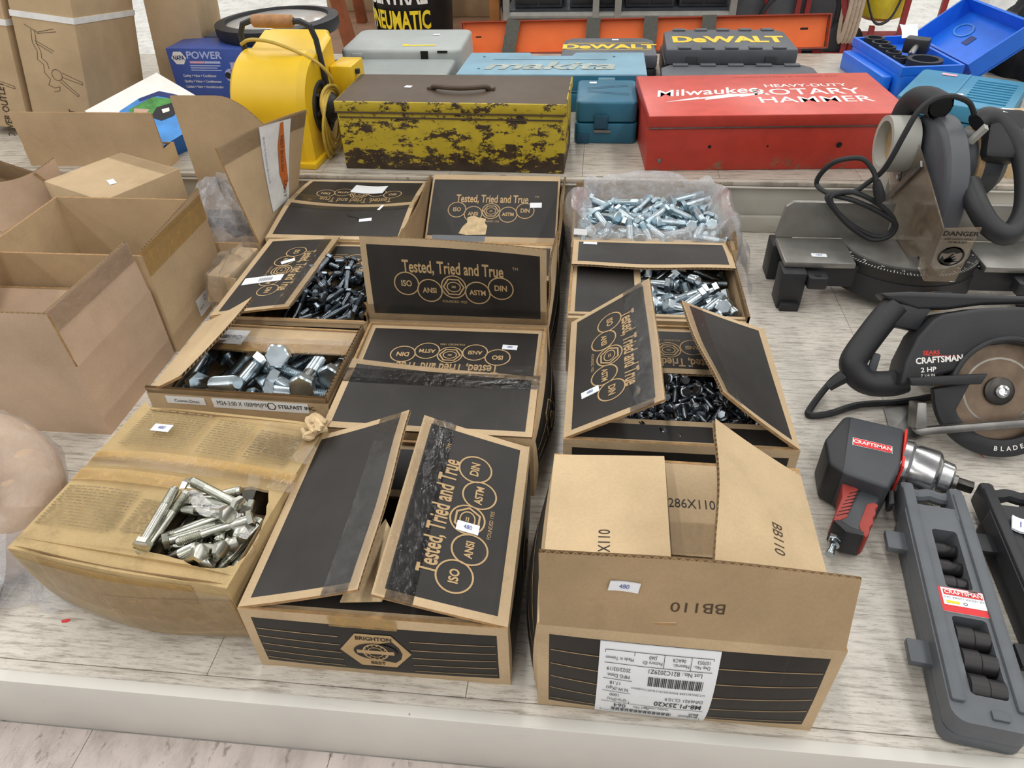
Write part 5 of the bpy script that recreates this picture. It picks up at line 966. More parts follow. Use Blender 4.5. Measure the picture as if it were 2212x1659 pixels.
# open bright blue case of cutters
e = thing('open_tool_case', 'bright blue open case holding black ring cutters, lid tipped right', 'tool case', (0.885, 2.325, 0.122), (0, 0, R(8)))
w_, d_, h_ = 0.17, 0.33, 0.080
mb = MB(); mb.prism(rrect(-w_ / 2, -d_ / 2, w_ / 2, d_ / 2, 0.015), 0, 0.058); mk('base', mb, 'blue_case', e, bevel=0.004)
mb = MB()
for c_, s_ in (((0, -d_ / 2 + 0.005, 0.069), (w_, 0.010, 0.022)), ((0, d_ / 2 - 0.005, 0.069), (w_, 0.010, 0.022)), ((-w_ / 2 + 0.005, 0, 0.069), (0.010, d_ - 0.02, 0.022)), ((w_ / 2 - 0.005, 0, 0.069), (0.010, d_ - 0.02, 0.022))): mb.box(c_, s_)
mk('rim', mb, 'blue_case', e); mk('grip', MB().prism(rrect(-0.09, -0.14, -0.06, 0.14, 0.01), 0, 0.05), 'blue_case', e, (-0.03, 0, 0), bevel=0.004)
L_ = MB(); L_.box((-w_ / 2, 0, 0.052), (w_, d_, 0.006))
for c_, s_ in (((-w_ / 2, -d_ / 2 + 0.003, 0.027), (w_, 0.006, 0.05)), ((-w_ / 2, d_ / 2 - 0.003, 0.027), (w_, 0.006, 0.05)), ((-w_ + 0.003, 0, 0.027), (0.006, d_ - 0.01, 0.05)), ((-0.003, 0, 0.027), (0.006, d_ - 0.01, 0.05))): L_.box(c_, s_)
ld = mk('lid', L_, 'blue_case', e, (w_ / 2 + 0.006, 0, 0.082), (0, R(143), 0))
mk('lid_recess', MB().box((-w_ / 2, 0.02, 0.0485), (0.03, 0.03, 0.002)), 'ink_navy', ld); mk('lid_oval', MB().lathe([(0.02, 0.0), (0.024, 0.0), (0.024, 0.002), (0.02, 0.002), (0.02, 0)], 20, M=Matrix.Translation((-w_ / 2 - 0.02, 0.085, 0.046)) @ Matrix.Scale(1.7, 4, (0, 1, 0)), cap=False), 'ink_sky', ld)
mk('lid_clasp', MB().box((-w_ - 0.004, -0.05, 0.02), (0.01, 0.05, 0.02)), 'plastic_black', ld)
EB = e.matrix_basis.copy(); EBM = Matrix.Translation(e.location) @ Matrix.Rotation(R(8), 4, 'Z')
for k, (x, y, r_, hh) in enumerate(((-0.035, 0.13, 0.028, 0.028), (-0.035, 0.085, 0.026, 0.026), (-0.035, 0.042, 0.024, 0.024), (-0.034, 0.0, 0.022, 0.02), (-0.032, -0.04, 0.020, 0.016), (0.004, -0.105, 0.046, 0.026))):
    p = EBM @ Vector((x, y, 0.058)); o = mk('ring_cutter', MB().lathe([(r_ * .74, 0), (r_, 0), (r_, hh), (r_ * .74, hh), (r_ * .74, 0)], 26, cap=False), 'rubber', None, p)
    tag(o, ['black ring cutter at the rear of the blue case', 'second black ring cutter from the rear in the blue case', 'third black ring cutter from the rear in the blue case', 'fourth black ring cutter from the rear in the blue case', 'smallest black ring cutter in the row of the blue case', 'largest black ring cutter at the front of the blue case'][k], 'cutter', 'ring cutters in the blue case')
a = thing('cutter_arbor', 'black arbor with steel shank lying in the blue case', 'tool', EBM @ Vector((0.03, 0.0, 0.072)), (0, 0, R(-30)))
mk('head', MB().prism(rrect(-0.035, -0.02, 0.03, 0.025, 0.008), 0, 0.04), 'plastic_black', a, bevel=0.005); mk('shank', MB().lathe([(0.009, 0), (0.009, 0.05), (0.006, 0.055)], 14, M=Matrix.Translation((0.0, -0.015, 0.02)) @ Matrix.Rotation(R(100), 4, 'X')), 'steel_dull', a)
o = mk('paper_sheet', MB().grid(lambda i, j: (0.05 * i / 4, 0.06 * j / 4, 0.004 * math.sin(i + j)), 5, 5), 'paper', None, EBM @ Vector((0.01, 0.06, 0.098)), (0.5, 0.1, 0)); tag(o, 'folded white paper sheet tucked in the blue case', 'paper')
# right blue-green case
e = thing('tool_case', 'blue-green case with ribbed lid and small pink sticker at the right', 'tool case', (0.912, 1.962, 0.122), (0, 0, R(-31)))
mk('base', MB().prism(rrect(-0.125, -0.138, 0.125, 0.138, 0.015), 0, 0.04), 'teal', e, bevel=0.003); mk('lid', MB().prism(rrect(-0.124, -0.137, 0.124, 0.137, 0.015), 0.042, 0.08), 'teal_bright', e, bevel=0.005)
S = plane((0, 0, 0.0802), (1, 0, 0), (0, 1, 0))
for k in range(9): mk('rib', MB().box((0.06, 0.09 - 0.022 * k, 0.081), (0.09, 0.005, 0.004)), 'teal_bright', e, bevel=0.001)
mk('ridge', MB().box((-0.01, 0, 0.0812), (0.004, 0.26, 0.003)), 'teal_bright', e); sticker(S, e, -0.055, 0.105, 0.036, 0.018, 0, mat='ink_pink', name='brand_sticker'); sticker(S, e, 0.0, -0.055, 0.018, 0.012, 30)
c = Carton('small_carton', 'tan carton corner at the right edge behind the miter saw', 0.895, 1.25, 1.60, 1.74, 0.105, z0=0.122, rot=0, black=False, card='card_light', cat='box'); c.flap('front', 2, 0.07, black=False, card='card_light', flutes=False); c.flap('back', 2, 0.068, black=False, card='card_light')
# black bag at the right edge
bg = thing('black_bag', 'crumpled black fabric bag at the upper right edge', 'bag', (1.36, 2.45, 0.122)); blob('fabric', bg, (0, 0, 0.0), 0.19, 0.18, 0.27, 'fabric_black', 12, 60, 26, 0.06, 0.0); mk('strap', MB().tube(spline([(-0.12, -0.12, 0.12), (-0.1, -0.16, 0.2), (0, -0.15, 0.26), (0.1, -0.1, 0.28)]), 0.012, 8), 'fabric_black', bg)
# orange tray panel standing at the back edge
e = thing('orange_panel', 'long orange metal tray panel with dark edges and four grey straps', 'panel', (0.145, 2.635, 0.122), (R(-16), R(-0.9), 0))
mk('plate', MB().box((0, 0.012, 0.05), (1.20, 0.003, 0.10)), 'orange', e)
mk('frame', MB().box((0, 0.0, 0.1005), (1.214, 0.026, 0.004)), 'orange_dark', e); mk('frame', MB().box((0, 0.0, 0.002), (1.214, 0.026, 0.004)), 'orange_dark', e)
for sx_ in (-1, 1): mk('frame', MB().box((sx_ * 0.605, 0, 0.051), (0.004, 0.026, 0.096)), 'orange_dark', e)
for k, (x, tilt) in enumerate(((-0.435, 12), (-0.16, 4), (0.03, 2), (0.22, 0))): mk('strap', MB().box((0, 0, 0), (0.045, 0.003, 0.106)), 'strap_grey', e, (x, -0.0155, 0.052), (0, R(tilt), 0))
lay('slot', D2().rect(-0.012, -0.003, 0.012, 0.003), plane((0.53, 0.010, 0.06), (1, 0, 0), (0, 0, 1)), 'dark_void', e); lay('slot', D2().rect(-0.01, -0.002, 0.01, 0.002), plane((-0.55, 0.010, 0.055), (1, 0, 0), (0, 0, 1)), 'dark_void', e)
# ------------------------------------------------------------------ yellow blower
e = thing('air_blower', 'yellow drum-shaped air blower with wooden grip and coiled cord', 'blower', (-0.730, 1.722, 0.122), (0, 0, R(-4)))
e.scale = (0.82, 0.87, 0.87)
Rb = 0.132
prof_ = [(0.0, 0.0)]
pts = [(-Rb, 0.0)] + [(-Rb * math.cos(t), 0.135 + Rb * math.sin(t)) for t in [k * PI / 20 for k in range(0, 13)]] + [(0.135, 0.285), (0.135, 0.16), (0.15, 0.10), (0.15, 0.0)]
def rings(xs):
    out = []
    for x, s_ in xs: out.append([Vector((x, y * s_, 0.14 + (z - 0.14) * s_)) for y, z in pts])
    return out
mk('housing', MB().loft(rings([(-0.115, 0.93), (-0.105, 1.0), (0.085, 1.0), (0.105, 0.9)])), 'yellow_bright', e, smooth=30)
mk('outlet_frame', MB().box((-0.005, 0.145, 0.20), (0.19, 0.03, 0.17)), 'yellow_bright', e, bevel=0.012, bseg=3)
mk('switch_box', MB().box((0.14, 0.12, 0.165), (0.07, 0.10, 0.09)), 'yellow_bright', e, bevel=0.006); mk('switch_knob', MB().box((0.18, 0.10, 0.19), (0.012, 0.012, 0.012)), 'plastic_black', e)
mk('base_foot', MB().box((0.075, 0.0, 0.008), (0.08, 0.29, 0.016)), 'yellow_bright', e, bevel=0.003)
Mm = Matrix.Translation((0.103, -0.01, 0.125)) @ Matrix.Rotation(R(90), 4, 'Y')
mk('intake_ring', MB().lathe([(0.062, 0), (0.07, 0), (0.07, 0.01), (0.062, 0.01), (0.062, 0)], 28, M=Mm, cap=False), 'plastic_black', e); mk('intake', MB().lathe([(0.063, 0.001), (0.063, 0.002)], 28, M=Mm), 'dark_void', e)
mk('motor', MB().lathe([(0.04, 0), (0.04, 0.03), (0.025, 0.045), (0.01, 0.047)], 20, M=Mm), 'plastic_black', e)
for a_ in range(4): mk('intake_spoke', MB().box((0, 0, 0), (0.01, 0.008, 0.13)), 'plastic_black', e, (0.116, -0.01, 0.125), (R(45 * a_), 0, 0))
mk('handle_bracket', MB().tube([(-0.113, 0.02, 0.20), (-0.118, 0.02, 0.30), (-0.105, 0.02, 0.325), (-0.08, 0.02, 0.333), (0.07, 0.02, 0.333), (0.095, 0.02, 0.322), (0.106, 0.02, 0.29), (0.115, 0.02, 0.17)], 0.008, 8), 'plastic_black', e)
mk('handle_grip', MB().lathe([(0.010, -0.062), (0.016, -0.056), (0.0175, 0), (0.016, 0.056), (0.010, 0.062)], 16, M=Matrix.Translation((-0.012, 0.02, 0.333)) @ Matrix.Rotation(R(90), 4, 'Y')), 'wood_grip', e)
mk('cord', MB().tube(spline([(-0.10, -0.02, 0.285), (-0.06, -0.035, 0.30), (0.0, -0.035, 0.295), (0.07, -0.03, 0.27), (0.12, -0.02, 0.24), (0.14, 0.0, 0.2), (0.13, 0.02, 0.17)]), 0.0045, 8), 'cord_yellow', e)
for k in range(4):
    r0 = 0.07 + 0.008 * k; z0_ = 0.122 - 0.012 * k
    mk('cord', MB().tube([(0.132 + 0.006 * math.sin(t * 2 + k), -0.012 + (r0 - 0.01) * math.cos(t), z0_ + (r0 + 0.015) * math.sin(t) * (1 if math.sin(t) < 0 else 0.7)) for t in [2 * PI * q / 28 for q in range(28)] + [0]], 0.0045, 8, cap=False), 'cord_yellow', e)
# round glass-topped tray behind it, on a dark case
dk = tag(mk('dark_case', MB().prism(rrect(-0.14, -0.1, 0.14, 0.1, 0.01), 0, 0.16), 'case_grey', None, (-1.00, 2.27, 0.122), bevel=0.004), 'dark grey case standing behind the blue retail box', 'tool case')
e = thing('glass_tray', 'round black-rimmed tray with cloudy glass top behind the blower', 'tray', (-0.925, 2.215, 0.284), (0, R(-1), 0))
mk('rim', MB().lathe([(0.148, 0.0), (0.170, 0.0), (0.176, 0.01), (0.176, 0.034), (0.148, 0.038), (0.145, 0.03), (0.148, 0.0)], 48, cap=False), 'plastic_black', e); mk('glass', MB().lathe([(0.0, 0.004), (0.148, 0.004), (0.148, 0.028), (0.09, 0.040), (0.0, 0.046)], 48, cap=False), 'glass_cloudy', e); mk('bottom', MB().lathe([(0.148, 0.0), (0.148, 0.003)], 40), 'plastic_dark', e)
# ------------------------------------------------------------------ compound miter saw
plain('socket_black', '#2c2a2b', 0.38, 0.3, 0.15)
ms = thing('miter_saw', 'grey miter saw with clear blade guard and coiled black cord', 'saw', (0.62, 1.33, 0))
def at(p): return Vector(p) - Vector((0.62, 1.33, 0))
plain('cast_grey', '#8f8d88', 0.38, 0.6, 0.12, 30); plain('scale_black', '#232120', 0.5); plain('guard_dark', '#4a4c52', 0.42, var=0.06); plain('chute_grey', '#aaa9a1', 0.5, var=0.08); plain('tan_dust', '#a98c66', 0.7, var=0.2); plain('warn_ink', '#17140f', 0.6)
plain('blade_rust', '#7f6c5a', 0.45, 0.45, 0.3, 26); plain('blade_steel', '#a39c92', 0.35, 0.8, 0.2, 30)
for sx in (-1, 1):
    # table wing with turned-down legs
    x0, x1 = sx * 0.115, sx * 0.246
    mb = MB().prism([(min(x0, x1), -0.068), (max(x0, x1), -0.068), (max(x0, x1), 0.035), (min(x0, x1), 0.035)], 0.078, 0.090); mk('table_wing', mb, 'cast_grey', ms, bevel=0.003)
    mk('leg', MB().box((sx * 0.228, -0.066, 0.039), (0.045, 0.05, 0.078)), 'plastic_black', ms, bevel=0.003); mk('leg', MB().box((sx * 0.228, 0.045, 0.039), (0.045, 0.05, 0.078)), 'plastic_black', ms, bevel=0.003)
    mk('foot', MB().box((sx * 0.228, -0.092, 0.008), (0.036, 0.018, 0.016)), 'plastic_black', ms, bevel=0.002); mk('clamp_lug', MB().prism(rrect(-0.018, -0.016, 0.018, 0.016, 0.006), 0.05, 0.074), 'plastic_black', ms, (sx * 0.186, -0.084, 0), bevel=0.002)
    mk('bolt_hole', MB().lathe([(0.007, 0.0742), (0.007, 0.0748)], 14), 'dark_void', ms, (sx * 0.186, -0.086, 0)); mk('skirt', MB().box((sx * 0.15, -0.05, 0.055), (0.11, 0.01, 0.045)), 'plastic_black', ms)
mk('fence', MB().prism([(-0.246, 0.090), (-0.035, 0.090), (-0.035, 0.165), (-0.225, 0.165), (-0.238, 0.155)], -0.006, 0.006, M=Matrix.Translation((0, 0.040, 0)) @ Matrix.Rotation(R(90), 4, 'X')), 'cast_grey', ms, bevel=0.0015)
mk('fence', MB().prism([(0.055, 0.090), (0.246, 0.090), (0.236, 0.160), (0.225, 0.165), (0.055, 0.165)], -0.006, 0.006, M=Matrix.Translation((0, 0.040, 0)) @ Matrix.Rotation(R(90), 4, 'X')), 'cast_grey', ms, bevel=0.0015)
arc = lambda r, a0, a1, n=24: [(r * math.cos(R(a0 + (a1 - a0) * k / n)), 0.035 + r * math.sin(R(a0 + (a1 - a0) * k / n))) for k in range(n + 1)]
mk('turntable', MB().prism(arc(0.118, 180, 360), 0.072, 0.0905), 'cast_grey', ms, bevel=0.001)
rg = arc(0.138, 192, 348) + arc(0.119, 348, 192); mk('scale_ring', MB().prism(rg, 0.066, 0.086), 'scale_black', ms); mk('base_ring', MB().prism(arc(0.140, 190, 350), 0.022, 0.0655), 'plastic_black', ms)
d = D2()
for k in range(60):
    a = R(198 + 144 * k / 59); l = 0.006 if k % 5 else 0.010; t = Vector((math.cos(a), math.sin(a))); n_ = Vector((-t.y, t.x)) * 0.0005; o_ = Vector((0, 0.035)); p0, p1 = o_ + t * 0.1375, o_ + t * (0.1375 - l); d.poly([p0 - n_, p0 + n_, p1 + n_, p1 - n_])
for k in range(9): a = R(204 + 132 * k / 8); d.text(str(abs(45 - k * 45 // 4)), 0.124 * math.cos(a), 0.035 + 0.124 * math.sin(a), 0.007, 1, rot=math.degrees(a) + 90)
lay('scale_marks', d, plane((0, 0, 0.0862), (1, 0, 0), (0, 1, 0)), 'white_ink', ms)
mk('kerf_slot', MB().box((0.01, -0.05, 0.0907), (0.014, 0.12, 0.0006)), 'dark_void', ms); mk('lock_handle', MB().box((0.02, -0.115, 0.045), (0.035, 0.03, 0.02)), 'tan_dust', ms, bevel=0.004); mk('lock_screw', MB().lathe([(0.004, 0), (0.004, 0.012), (0.002, 0.014)], 10, M=Matrix.Translation((0.02, -0.13, 0.04)) @ Matrix.Rotation(R(90), 4, 'X')), 'brass', ms)
# head
GP = [(1.40 - 0.142 * math.cos(R(t)), 0.175 + 0.142 * math.sin(R(t))) for t in range(-10, 176, 8)]
GP = [(p[0] - 1.33, p[1]) for p in GP] + [(0.13, 0.15), (-0.05, 0.155)]
Mx_ = Matrix(((0, 0, 1, 0), (1, 0, 0, 0), (0, 1, 0, 0), (0, 0, 0, 1)))
gq = lambda x, s_: [Mx_ @ Vector((0.06 + (a - 0.06) * s_, 0.19 + (b - 0.19) * s_, x)) for a, b in GP]
mk('upper_guard', MB().loft([gq(-0.003, 0.90), gq(0.001, 0.965), gq(0.006, 1.0), gq(0.036, 1.0), gq(0.040, 0.965), gq(0.044, 0.9)]), 'guard_dark', ms, smooth=32)
mk('blade', MB().lathe([(0.105, -0.001), (0.105, 0.001)], 48, M=Matrix.Translation((0.012, 0.07, 0.196)) @ Matrix.Rotation(R(90), 4, 'Y')), 'blade_steel', ms)
pane = [(1.443, 0.285), (1.50, 0.205), (1.497, 0.172), (1.367, 0.096), (1.283, 0.094), (1.245, 0.118), (1.236, 0.10), (1.20, 0.094), (1.201, 0.197), (1.30, 0.235)]
mk('clear_guard', MB().prism([(a - 1.33, b) for a, b in pane][::-1], -0.017, -0.0145, M=Mx_), 'guard_clear', ms)
mk('clear_guard_front', MB().prism([(-0.016, 0.094), (0.036, 0.094), (0.044, 0.200), (-0.016, 0.197)], 0.0, 0.0025, M=Matrix.Translation((0, -0.130, 0)) @ Matrix.Rotation(R(90), 4, 'X')), 'guard_clear', ms)
mk('guard_link', MB().box((0, 0, 0), (0.004, 0.012, 0.16)), 'steel_dull', ms, (-0.02, 0.075, 0.19), (R(42), 0, 0)); mk('guard_link', MB().box((0, 0, 0), (0.004, 0.01, 0.07)), 'steel_dull', ms, (-0.02, 0.10, 0.22), (R(-12), 0, 0)); mk('link_bolt', MB().lathe([(0.006, 0), (0.005, 0.006)], 6, M=Matrix.Translation((-0.021, 0.09, 0.196)) @ Matrix.Rotation(R(-90), 4, 'Y')), 'zinc', ms)
Sd = plane((0.0, -0.1328, 0), (1, 0, 0), (0, 0, 1)); lay('warning_text', D2().text('DANGER', 0.014, 0.188, 0.0115, 1.25, 0.03).text('KEEP HANDS AWAY', 0.014, 0.178, 0.0052, 1.0, 0.01).text('FROM BLADE', 0.014, 0.172, 0.0052, 1, 0.01), Sd, 'warn_ink', ms)
d = D2().ring(0.012, 0.145, 0.019, 0.003, 32, 1.15).poly([(-0.006, 0.151), (0.0, 0.161), (0.012, 0.164), (0.024, 0.161), (0.031, 0.151), (0.026, 0.153), (0.02, 0.150), (0.013, 0.153), (0.005, 0.150)])
for k in range(4): d.poly([(0.002, 0.136), (0.006, 0.133), (0.016 + 0.004 * k, 0.150 - 0.005 * k), (0.013 + 0.004 * k, 0.151 - 0.005 * k)])
d.poly([(-0.005, 0.137), (0.0, 0.129), (0.012, 0.128), (0.02, 0.136), (0.012, 0.143), (0.002, 0.139), (-0.002, 0.146)]); lay('warning_symbol', d, Sd, 'warn_ink', ms)
# motor, arm, chute and handle
mk('motor', MB().lathe([(0.055, 0), (0.06, 0.01), (0.06, 0.075), (0.045, 0.09)], 24, M=Matrix.Translation((0.042, 0.07, 0.235)) @ Matrix.Rotation(R(90), 4, 'Y')), 'plastic_dark', ms); mk('motor_band', MB().lathe([(0.061, 0.03), (0.064, 0.032), (0.064, 0.042), (0.061, 0.044)], 24, M=Matrix.Translation((0.042, 0.07, 0.235)) @ Matrix.Rotation(R(90), 4, 'Y')), 'tan_dust', ms)
mk('lock_lever', MB().box((0, 0, 0), (0.008, 0.012, 0.035)), 'chute_grey', ms, (0.058, 0.02, 0.305), (R(20), R(20), 0))
mk('pivot_arm', MB().box((0.02, 0.185, 0.13), (0.07, 0.05, 0.22)), 'chute_grey', ms, bevel=0.01)
mk('dust_chute', MB().lathe([(0.042, 0), (0.052, 0.0), (0.052, 0.05), (0.040, 0.055), (0.042, 0.0)], 28, M=Matrix.Translation((-0.062, 0.115, 0.252)) @ Matrix.Rotation(R(90), 4, 'Y'), cap=False), 'chute_grey', ms); mk('chute_inside', MB().lathe([(0.041, 0.02), (0.041, 0.022)], 24, M=Matrix.Translation((-0.062, 0.115, 0.252)) @ Matrix.Rotation(R(90), 4, 'Y')), 'tan_dust', ms)
mk('dust_elbow', MB().tube(spline([(-0.018, 0.15, 0.255), (-0.018, 0.165, 0.29), (-0.012, 0.15, 0.322), (-0.004, 0.11, 0.335), (0.004, 0.075, 0.335)]), 0.024, 14, rad=None, cap=False), 'rubber', ms); mk('elbow_mouth', MB().lathe([(0.019, 0), (0.019, 0.001)], 16, M=Matrix.Translation((0.004, 0.076, 0.335)) @ Matrix.Rotation(R(90), 4, 'X')), 'dark_void', ms)
HO = [(0.679, 1.372, 0.317), (0.697, 1.378, 0.325), (0.722, 1.37, 0.315), (0.752, 1.332, 0.280), (0.756, 1.285, 0.242), (0.748, 1.243, 0.205), (0.720, 1.212, 0.182), (0.692, 1.222, 0.190), (0.672, 1.250, 0.214), (0.668, 1.30, 0.235)]
mk('handle', MB().tube(spline([at(p) for p in HO], 5), 0.019, 12), 'plastic_black', ms)
mk('handle_housing', MB().prism([(0.042, 0.22), (0.105, 0.23), (0.115, 0.29), (0.09, 0.33), (0.055, 0.335)], -0.02, 0.02, M=Matrix.Translation((0.005, 0.04, 0)) @ Matrix.Rotation(R(90 - 38), 4, 'X') @ Matrix.Translation((0, 0, 0))) if False else MB().box((0, 0, 0), (0.06, 0.05, 0.09)), 'plastic_black', ms, (0.105, 0.035, 0.295), (R(-38), 0, R(-8)), bevel=0.012)
sticker(plane(at((0.715, 1.372, 0.338)), (1, 0.2, 0), (0, 1, 0.3)), ms, 0.01, 0.0, 0.022, 0.012, -20); sticker(plane((-0.246, -0.068, 0.0902), (1, 0, 0), (0, 1, 0)), ms, 0.068, 0.028, 0.028, 0.013, -3, '1867')
# cord
CO = [(0.672, 1.375, 0.330), (0.655, 1.37, 0.352), (0.632, 1.36, 0.364), (0.606, 1.345, 0.372), (0.578, 1.335, 0.370), (0.556, 1.33, 0.350), (0.543, 1.325, 0.312), (0.535, 1.325, 0.275), (0.529, 1.335, 0.241), (0.515, 1.345, 0.216), (0.495, 1.35, 0.195), (0.462, 1.352, 0.190), (0.449, 1.35, 0.182), (0.470, 1.34, 0.158), (0.505, 1.335, 0.132), (0.547, 1.33, 0.114), (0.572, 1.33, 0.119), (0.577, 1.33, 0.143), (0.556, 1.33, 0.167), (0.525, 1.335, 0.186), (0.490, 1.345, 0.196), (0.462, 1.348, 0.190), (0.455, 1.345, 0.178), (0.476, 1.338, 0.152), (0.508, 1.332, 0.126), (0.545, 1.327, 0.108), (0.575, 1.327, 0.116), (0.580, 1.328, 0.140), (0.55, 1.332, 0.16), (0.50, 1.34, 0.18), (0.455, 1.36, 0.185), (0.437, 1.39, 0.190), (0.438, 1.385, 0.215), (0.452, 1.37, 0.243), (0.475, 1.36, 0.255), (0.496, 1.35, 0.257), (0.514, 1.34, 0.241), (0.522, 1.33, 0.225)]
mk('power_cord', MB().tube(spline([at(p) for p in CO], 5), 0.0048, 8), 'rubber', ms); mk('plug', MB().tube([at(p) for p in ((0.522, 1.33, 0.226), (0.526, 1.328, 0.215), (0.533, 1.326, 0.200), (0.538, 1.325, 0.188))], 0.01, 10, rad=[0.006, 0.009, 0.0105, 0.009]), 'rubber', ms)
# ------------------------------------------------------------------ circular saw resting on its motor side
e2_ = Vector((0, 0.567, 0.824)); e1_ = Vector((1, 0, 0)); n_ = e1_.cross(e2_)
Mc = Matrix((e1_, e2_, n_)).transposed().to_4x4()
BC = Vector((0.6155, 0.901, 0.0815))
cs = thing('circular_saw', 'black circular saw with rusty blade lying on its side', 'saw', tuple(BC), (0, 0, 0))
def cp(name, pts, z0, z1, mat, bev=0.003, seg=2): return mk(name, MB().prism(pts, z0, z1, M=Mc), mat, cs, bevel=bev, bseg=seg)
circ = lambda r, a0, a1, n=24: [(r * math.cos(R(a0 + (a1 - a0) * k / n)), r * math.sin(R(a0 + (a1 - a0) * k / n))) for k in range(n + 1)]
cp('upper_housing', [(-0.1495, 0.0014), (-0.0722, 0.0272), (-0.0567, 0.0504), (-0.031, 0.0658), (0.0, 0.071), (0.0386, 0.0658), (0.066, 0.03), (0.12, 0.03), (0.115, 0.07), (0.0979, 0.0993), (0.0721, 0.1161), (0.0386, 0.1225), (0.0077, 0.1238), (-0.0439, 0.12), (-0.0954, 0.1097), (-0.1083, 0.1019), (-0.1289, 0.0761), (-0.1444, 0.0375)], -0.03, 0.026, 'plastic_black', 0.006, 3)
cp('housing_rim', circ(0.082, 10, 170) + circ(0.074, 170, 10), 0.0, 0.029, 'plastic_black', 0.002)
lo = circ(0.0975, 185, 400, 36) + circ(0.071, 400, 205, 30) + [(-0.046, 0.012), (-0.10, 0.0)]
cp('lower_guard', lo, 0.004, 0.018, 'plastic_black', 0.003)
mk('blade', MB().lathe([(0.0915, -0.001), (0.0915, 0.0012), (0.016, 0.0014)], 60, M=Mc), 'blade_rust', cs); mk('blade_band', MB().lathe([(0.05, 0.0016), (0.047, 0.0018), (0.047, 0.0016)], 40, M=Mc, cap=False), 'blade_steel', cs)
mk('flange', MB().lathe([(0.021, 0.001), (0.021, 0.006), (0.017, 0.008)], 28, M=Mc), 'steel_dark', cs); mk('arbor_bolt', MB().lathe([(0.0095, 0.008), (0.0095, 0.014), (0.006, 0.015), (0.006, 0.012)], 20, M=Mc), 'steel', cs)
cp('guard_lever', [(-0.1418, 0.0156), (-0.1366, 0.004), (-0.0413, 0.0105), (-0.0335, 0.0262)], 0.026, 0.036, 'plastic_black', 0.002)
cp('top_handle', [(-0.1779, 0.1393), (-0.1701, 0.1303), (-0.1238, 0.1161), (-0.0825, 0.1174), (-0.031, 0.1264), (0.0386, 0.1303), (0.12, 0.13), (0.12, 0.142), (0.0386, 0.1406), (-0.1341, 0.1426)], -0.028, 0.006, 'plastic_black', 0.006, 3)
HL = [(-0.150, 0.122), (-0.168, 0.098), (-0.185, 0.072), (-0.203, 0.042), (-0.205, 0.028), (-0.195, 0.012), (-0.176, 0.003), (-0.148, 0.004), (-0.13, 0.01)]
mk('rear_handle', MB().tube(spline([Mc @ Vector((x, y, -0.010)) for x, y in HL], 4), 0.020, 12, rad=None), 'plastic_black', cs); cp('handle_web', [(-0.17, 0.125), (-0.155, 0.09), (-0.12, 0.084), (-0.10, 0.125)], -0.025, 0.004, 'plastic_black', 0.004)
mk('trigger', MB().box((0, 0, 0), (0.012, 0.03, 0.014)), 'plastic_dark', cs, tuple(Mc @ Vector((-0.176, 0.034, -0.008))), (R(55), 0, R(-20)), bevel=0.003)
mk('motor', MB().lathe([(0.045, -0.16), (0.05, -0.155), (0.05, -0.03)], 28, M=Matrix.Translation(Mc @ Vector((-0.02, 0.05, 0))) @ Mc), 'plastic_black', cs)
Sc = lambda u, v: (Mc @ Vector((u, v, 0.026)), n_)
lay('lettering', D2().text('CRAFTSMAN', 0, 0, 0.0125, 0.92, 0.03, rot=7).text('2 HP', -0.014, -0.0155, 0.0098, 1.1, 0.02, rot=7).text('7 1/4 IN', -0.014, -0.024, 0.006, 1, rot=7), Sc, 'white_ink', cs, -0.098, 0.0435, eps=0.0006)
lay('red_lettering', D2().text('SEARS', -0.012, 0.0095, 0.008, 1.1, 0.02, rot=5).rect(-0.022, 0.0055, 0.026, 0.0062), Sc, 'red_ink', cs, -0.098, 0.0435, eps=0.0006)
d = D2()
for k, ch in enumerate('BLADE ROTATION'): a = R(266 + 6.2 * k); d.text(ch, 0.0845 * math.cos(a), 0.0845 * math.sin(a), 0.0095, 1, 0.02, rot=math.degrees(a) + 90)
lay('guard_lettering', d, lambda u, v: (Mc @ Vector((u, v, 0.018)), n_), 'white_ink', cs, eps=0.0006)
sh = [(0.4872, 0.9428), (0.4797, 0.8803), (0.5132, 0.8729), (0.5419, 0.8908), (0.5268, 0.9161), (0.5268, 0.9371), (0.5432, 0.9511), (0.5378, 0.9594)]
mk('shoe', MB().prism([(x - BC.x, y - BC.y) for x, y in sh], -BC.z + 0.0005, -BC.z + 0.004), 'steel_dull', cs, bevel=0.001)
cp('shoe_edge', [(-0.1289, -0.060), (-0.1186, -0.0682), (0.10, -0.0390), (0.10, -0.0270), (-0.1083, -0.0553)], 0.020, 0.036, 'steel_dull', 0.002); cp('shoe_bracket', [(-0.125, -0.02), (-0.112, -0.02), (-0.108, -0.058), (-0.125, -0.060)], 0.0, 0.03, 'steel_dull', 0.002)
CB = [Mc @ Vector((-0.205, 0.025, -0.01)) + BC, Vector((0.4104, 0.979, 0.03)), Vector((0.3698, 0.9317, 0.007)), Vector((0.3660, 0.9143, 0.006)), Vector((0.397, 0.9208, 0.006)), Vector((0.4488, 0.946, 0.006)), Vector((0.511, 0.957, 0.006)), Vector((0.57, 0.975, 0.006)), Vector((0.70, 1.02, 0.006))]
mk('power_cord', MB().tube(spline([p - BC for p in CB], 6), 0.0055, 8), 'rubber', cs); mk('cord_boot', MB().tube([Mc @ Vector(p) for p in ((-0.200, 0.022, -0.01), (-0.225, 0.005, -0.012), (-0.238, -0.006, -0.014))], 0.008, 10, rad=[0.011, 0.009, 0.007]), 'rubber', cs)
sticker(lambda u, v: (Mc @ Vector((u, 0.1428, v)), e2_), cs, -0.085, -0.012, 0.026, 0.012, 0)
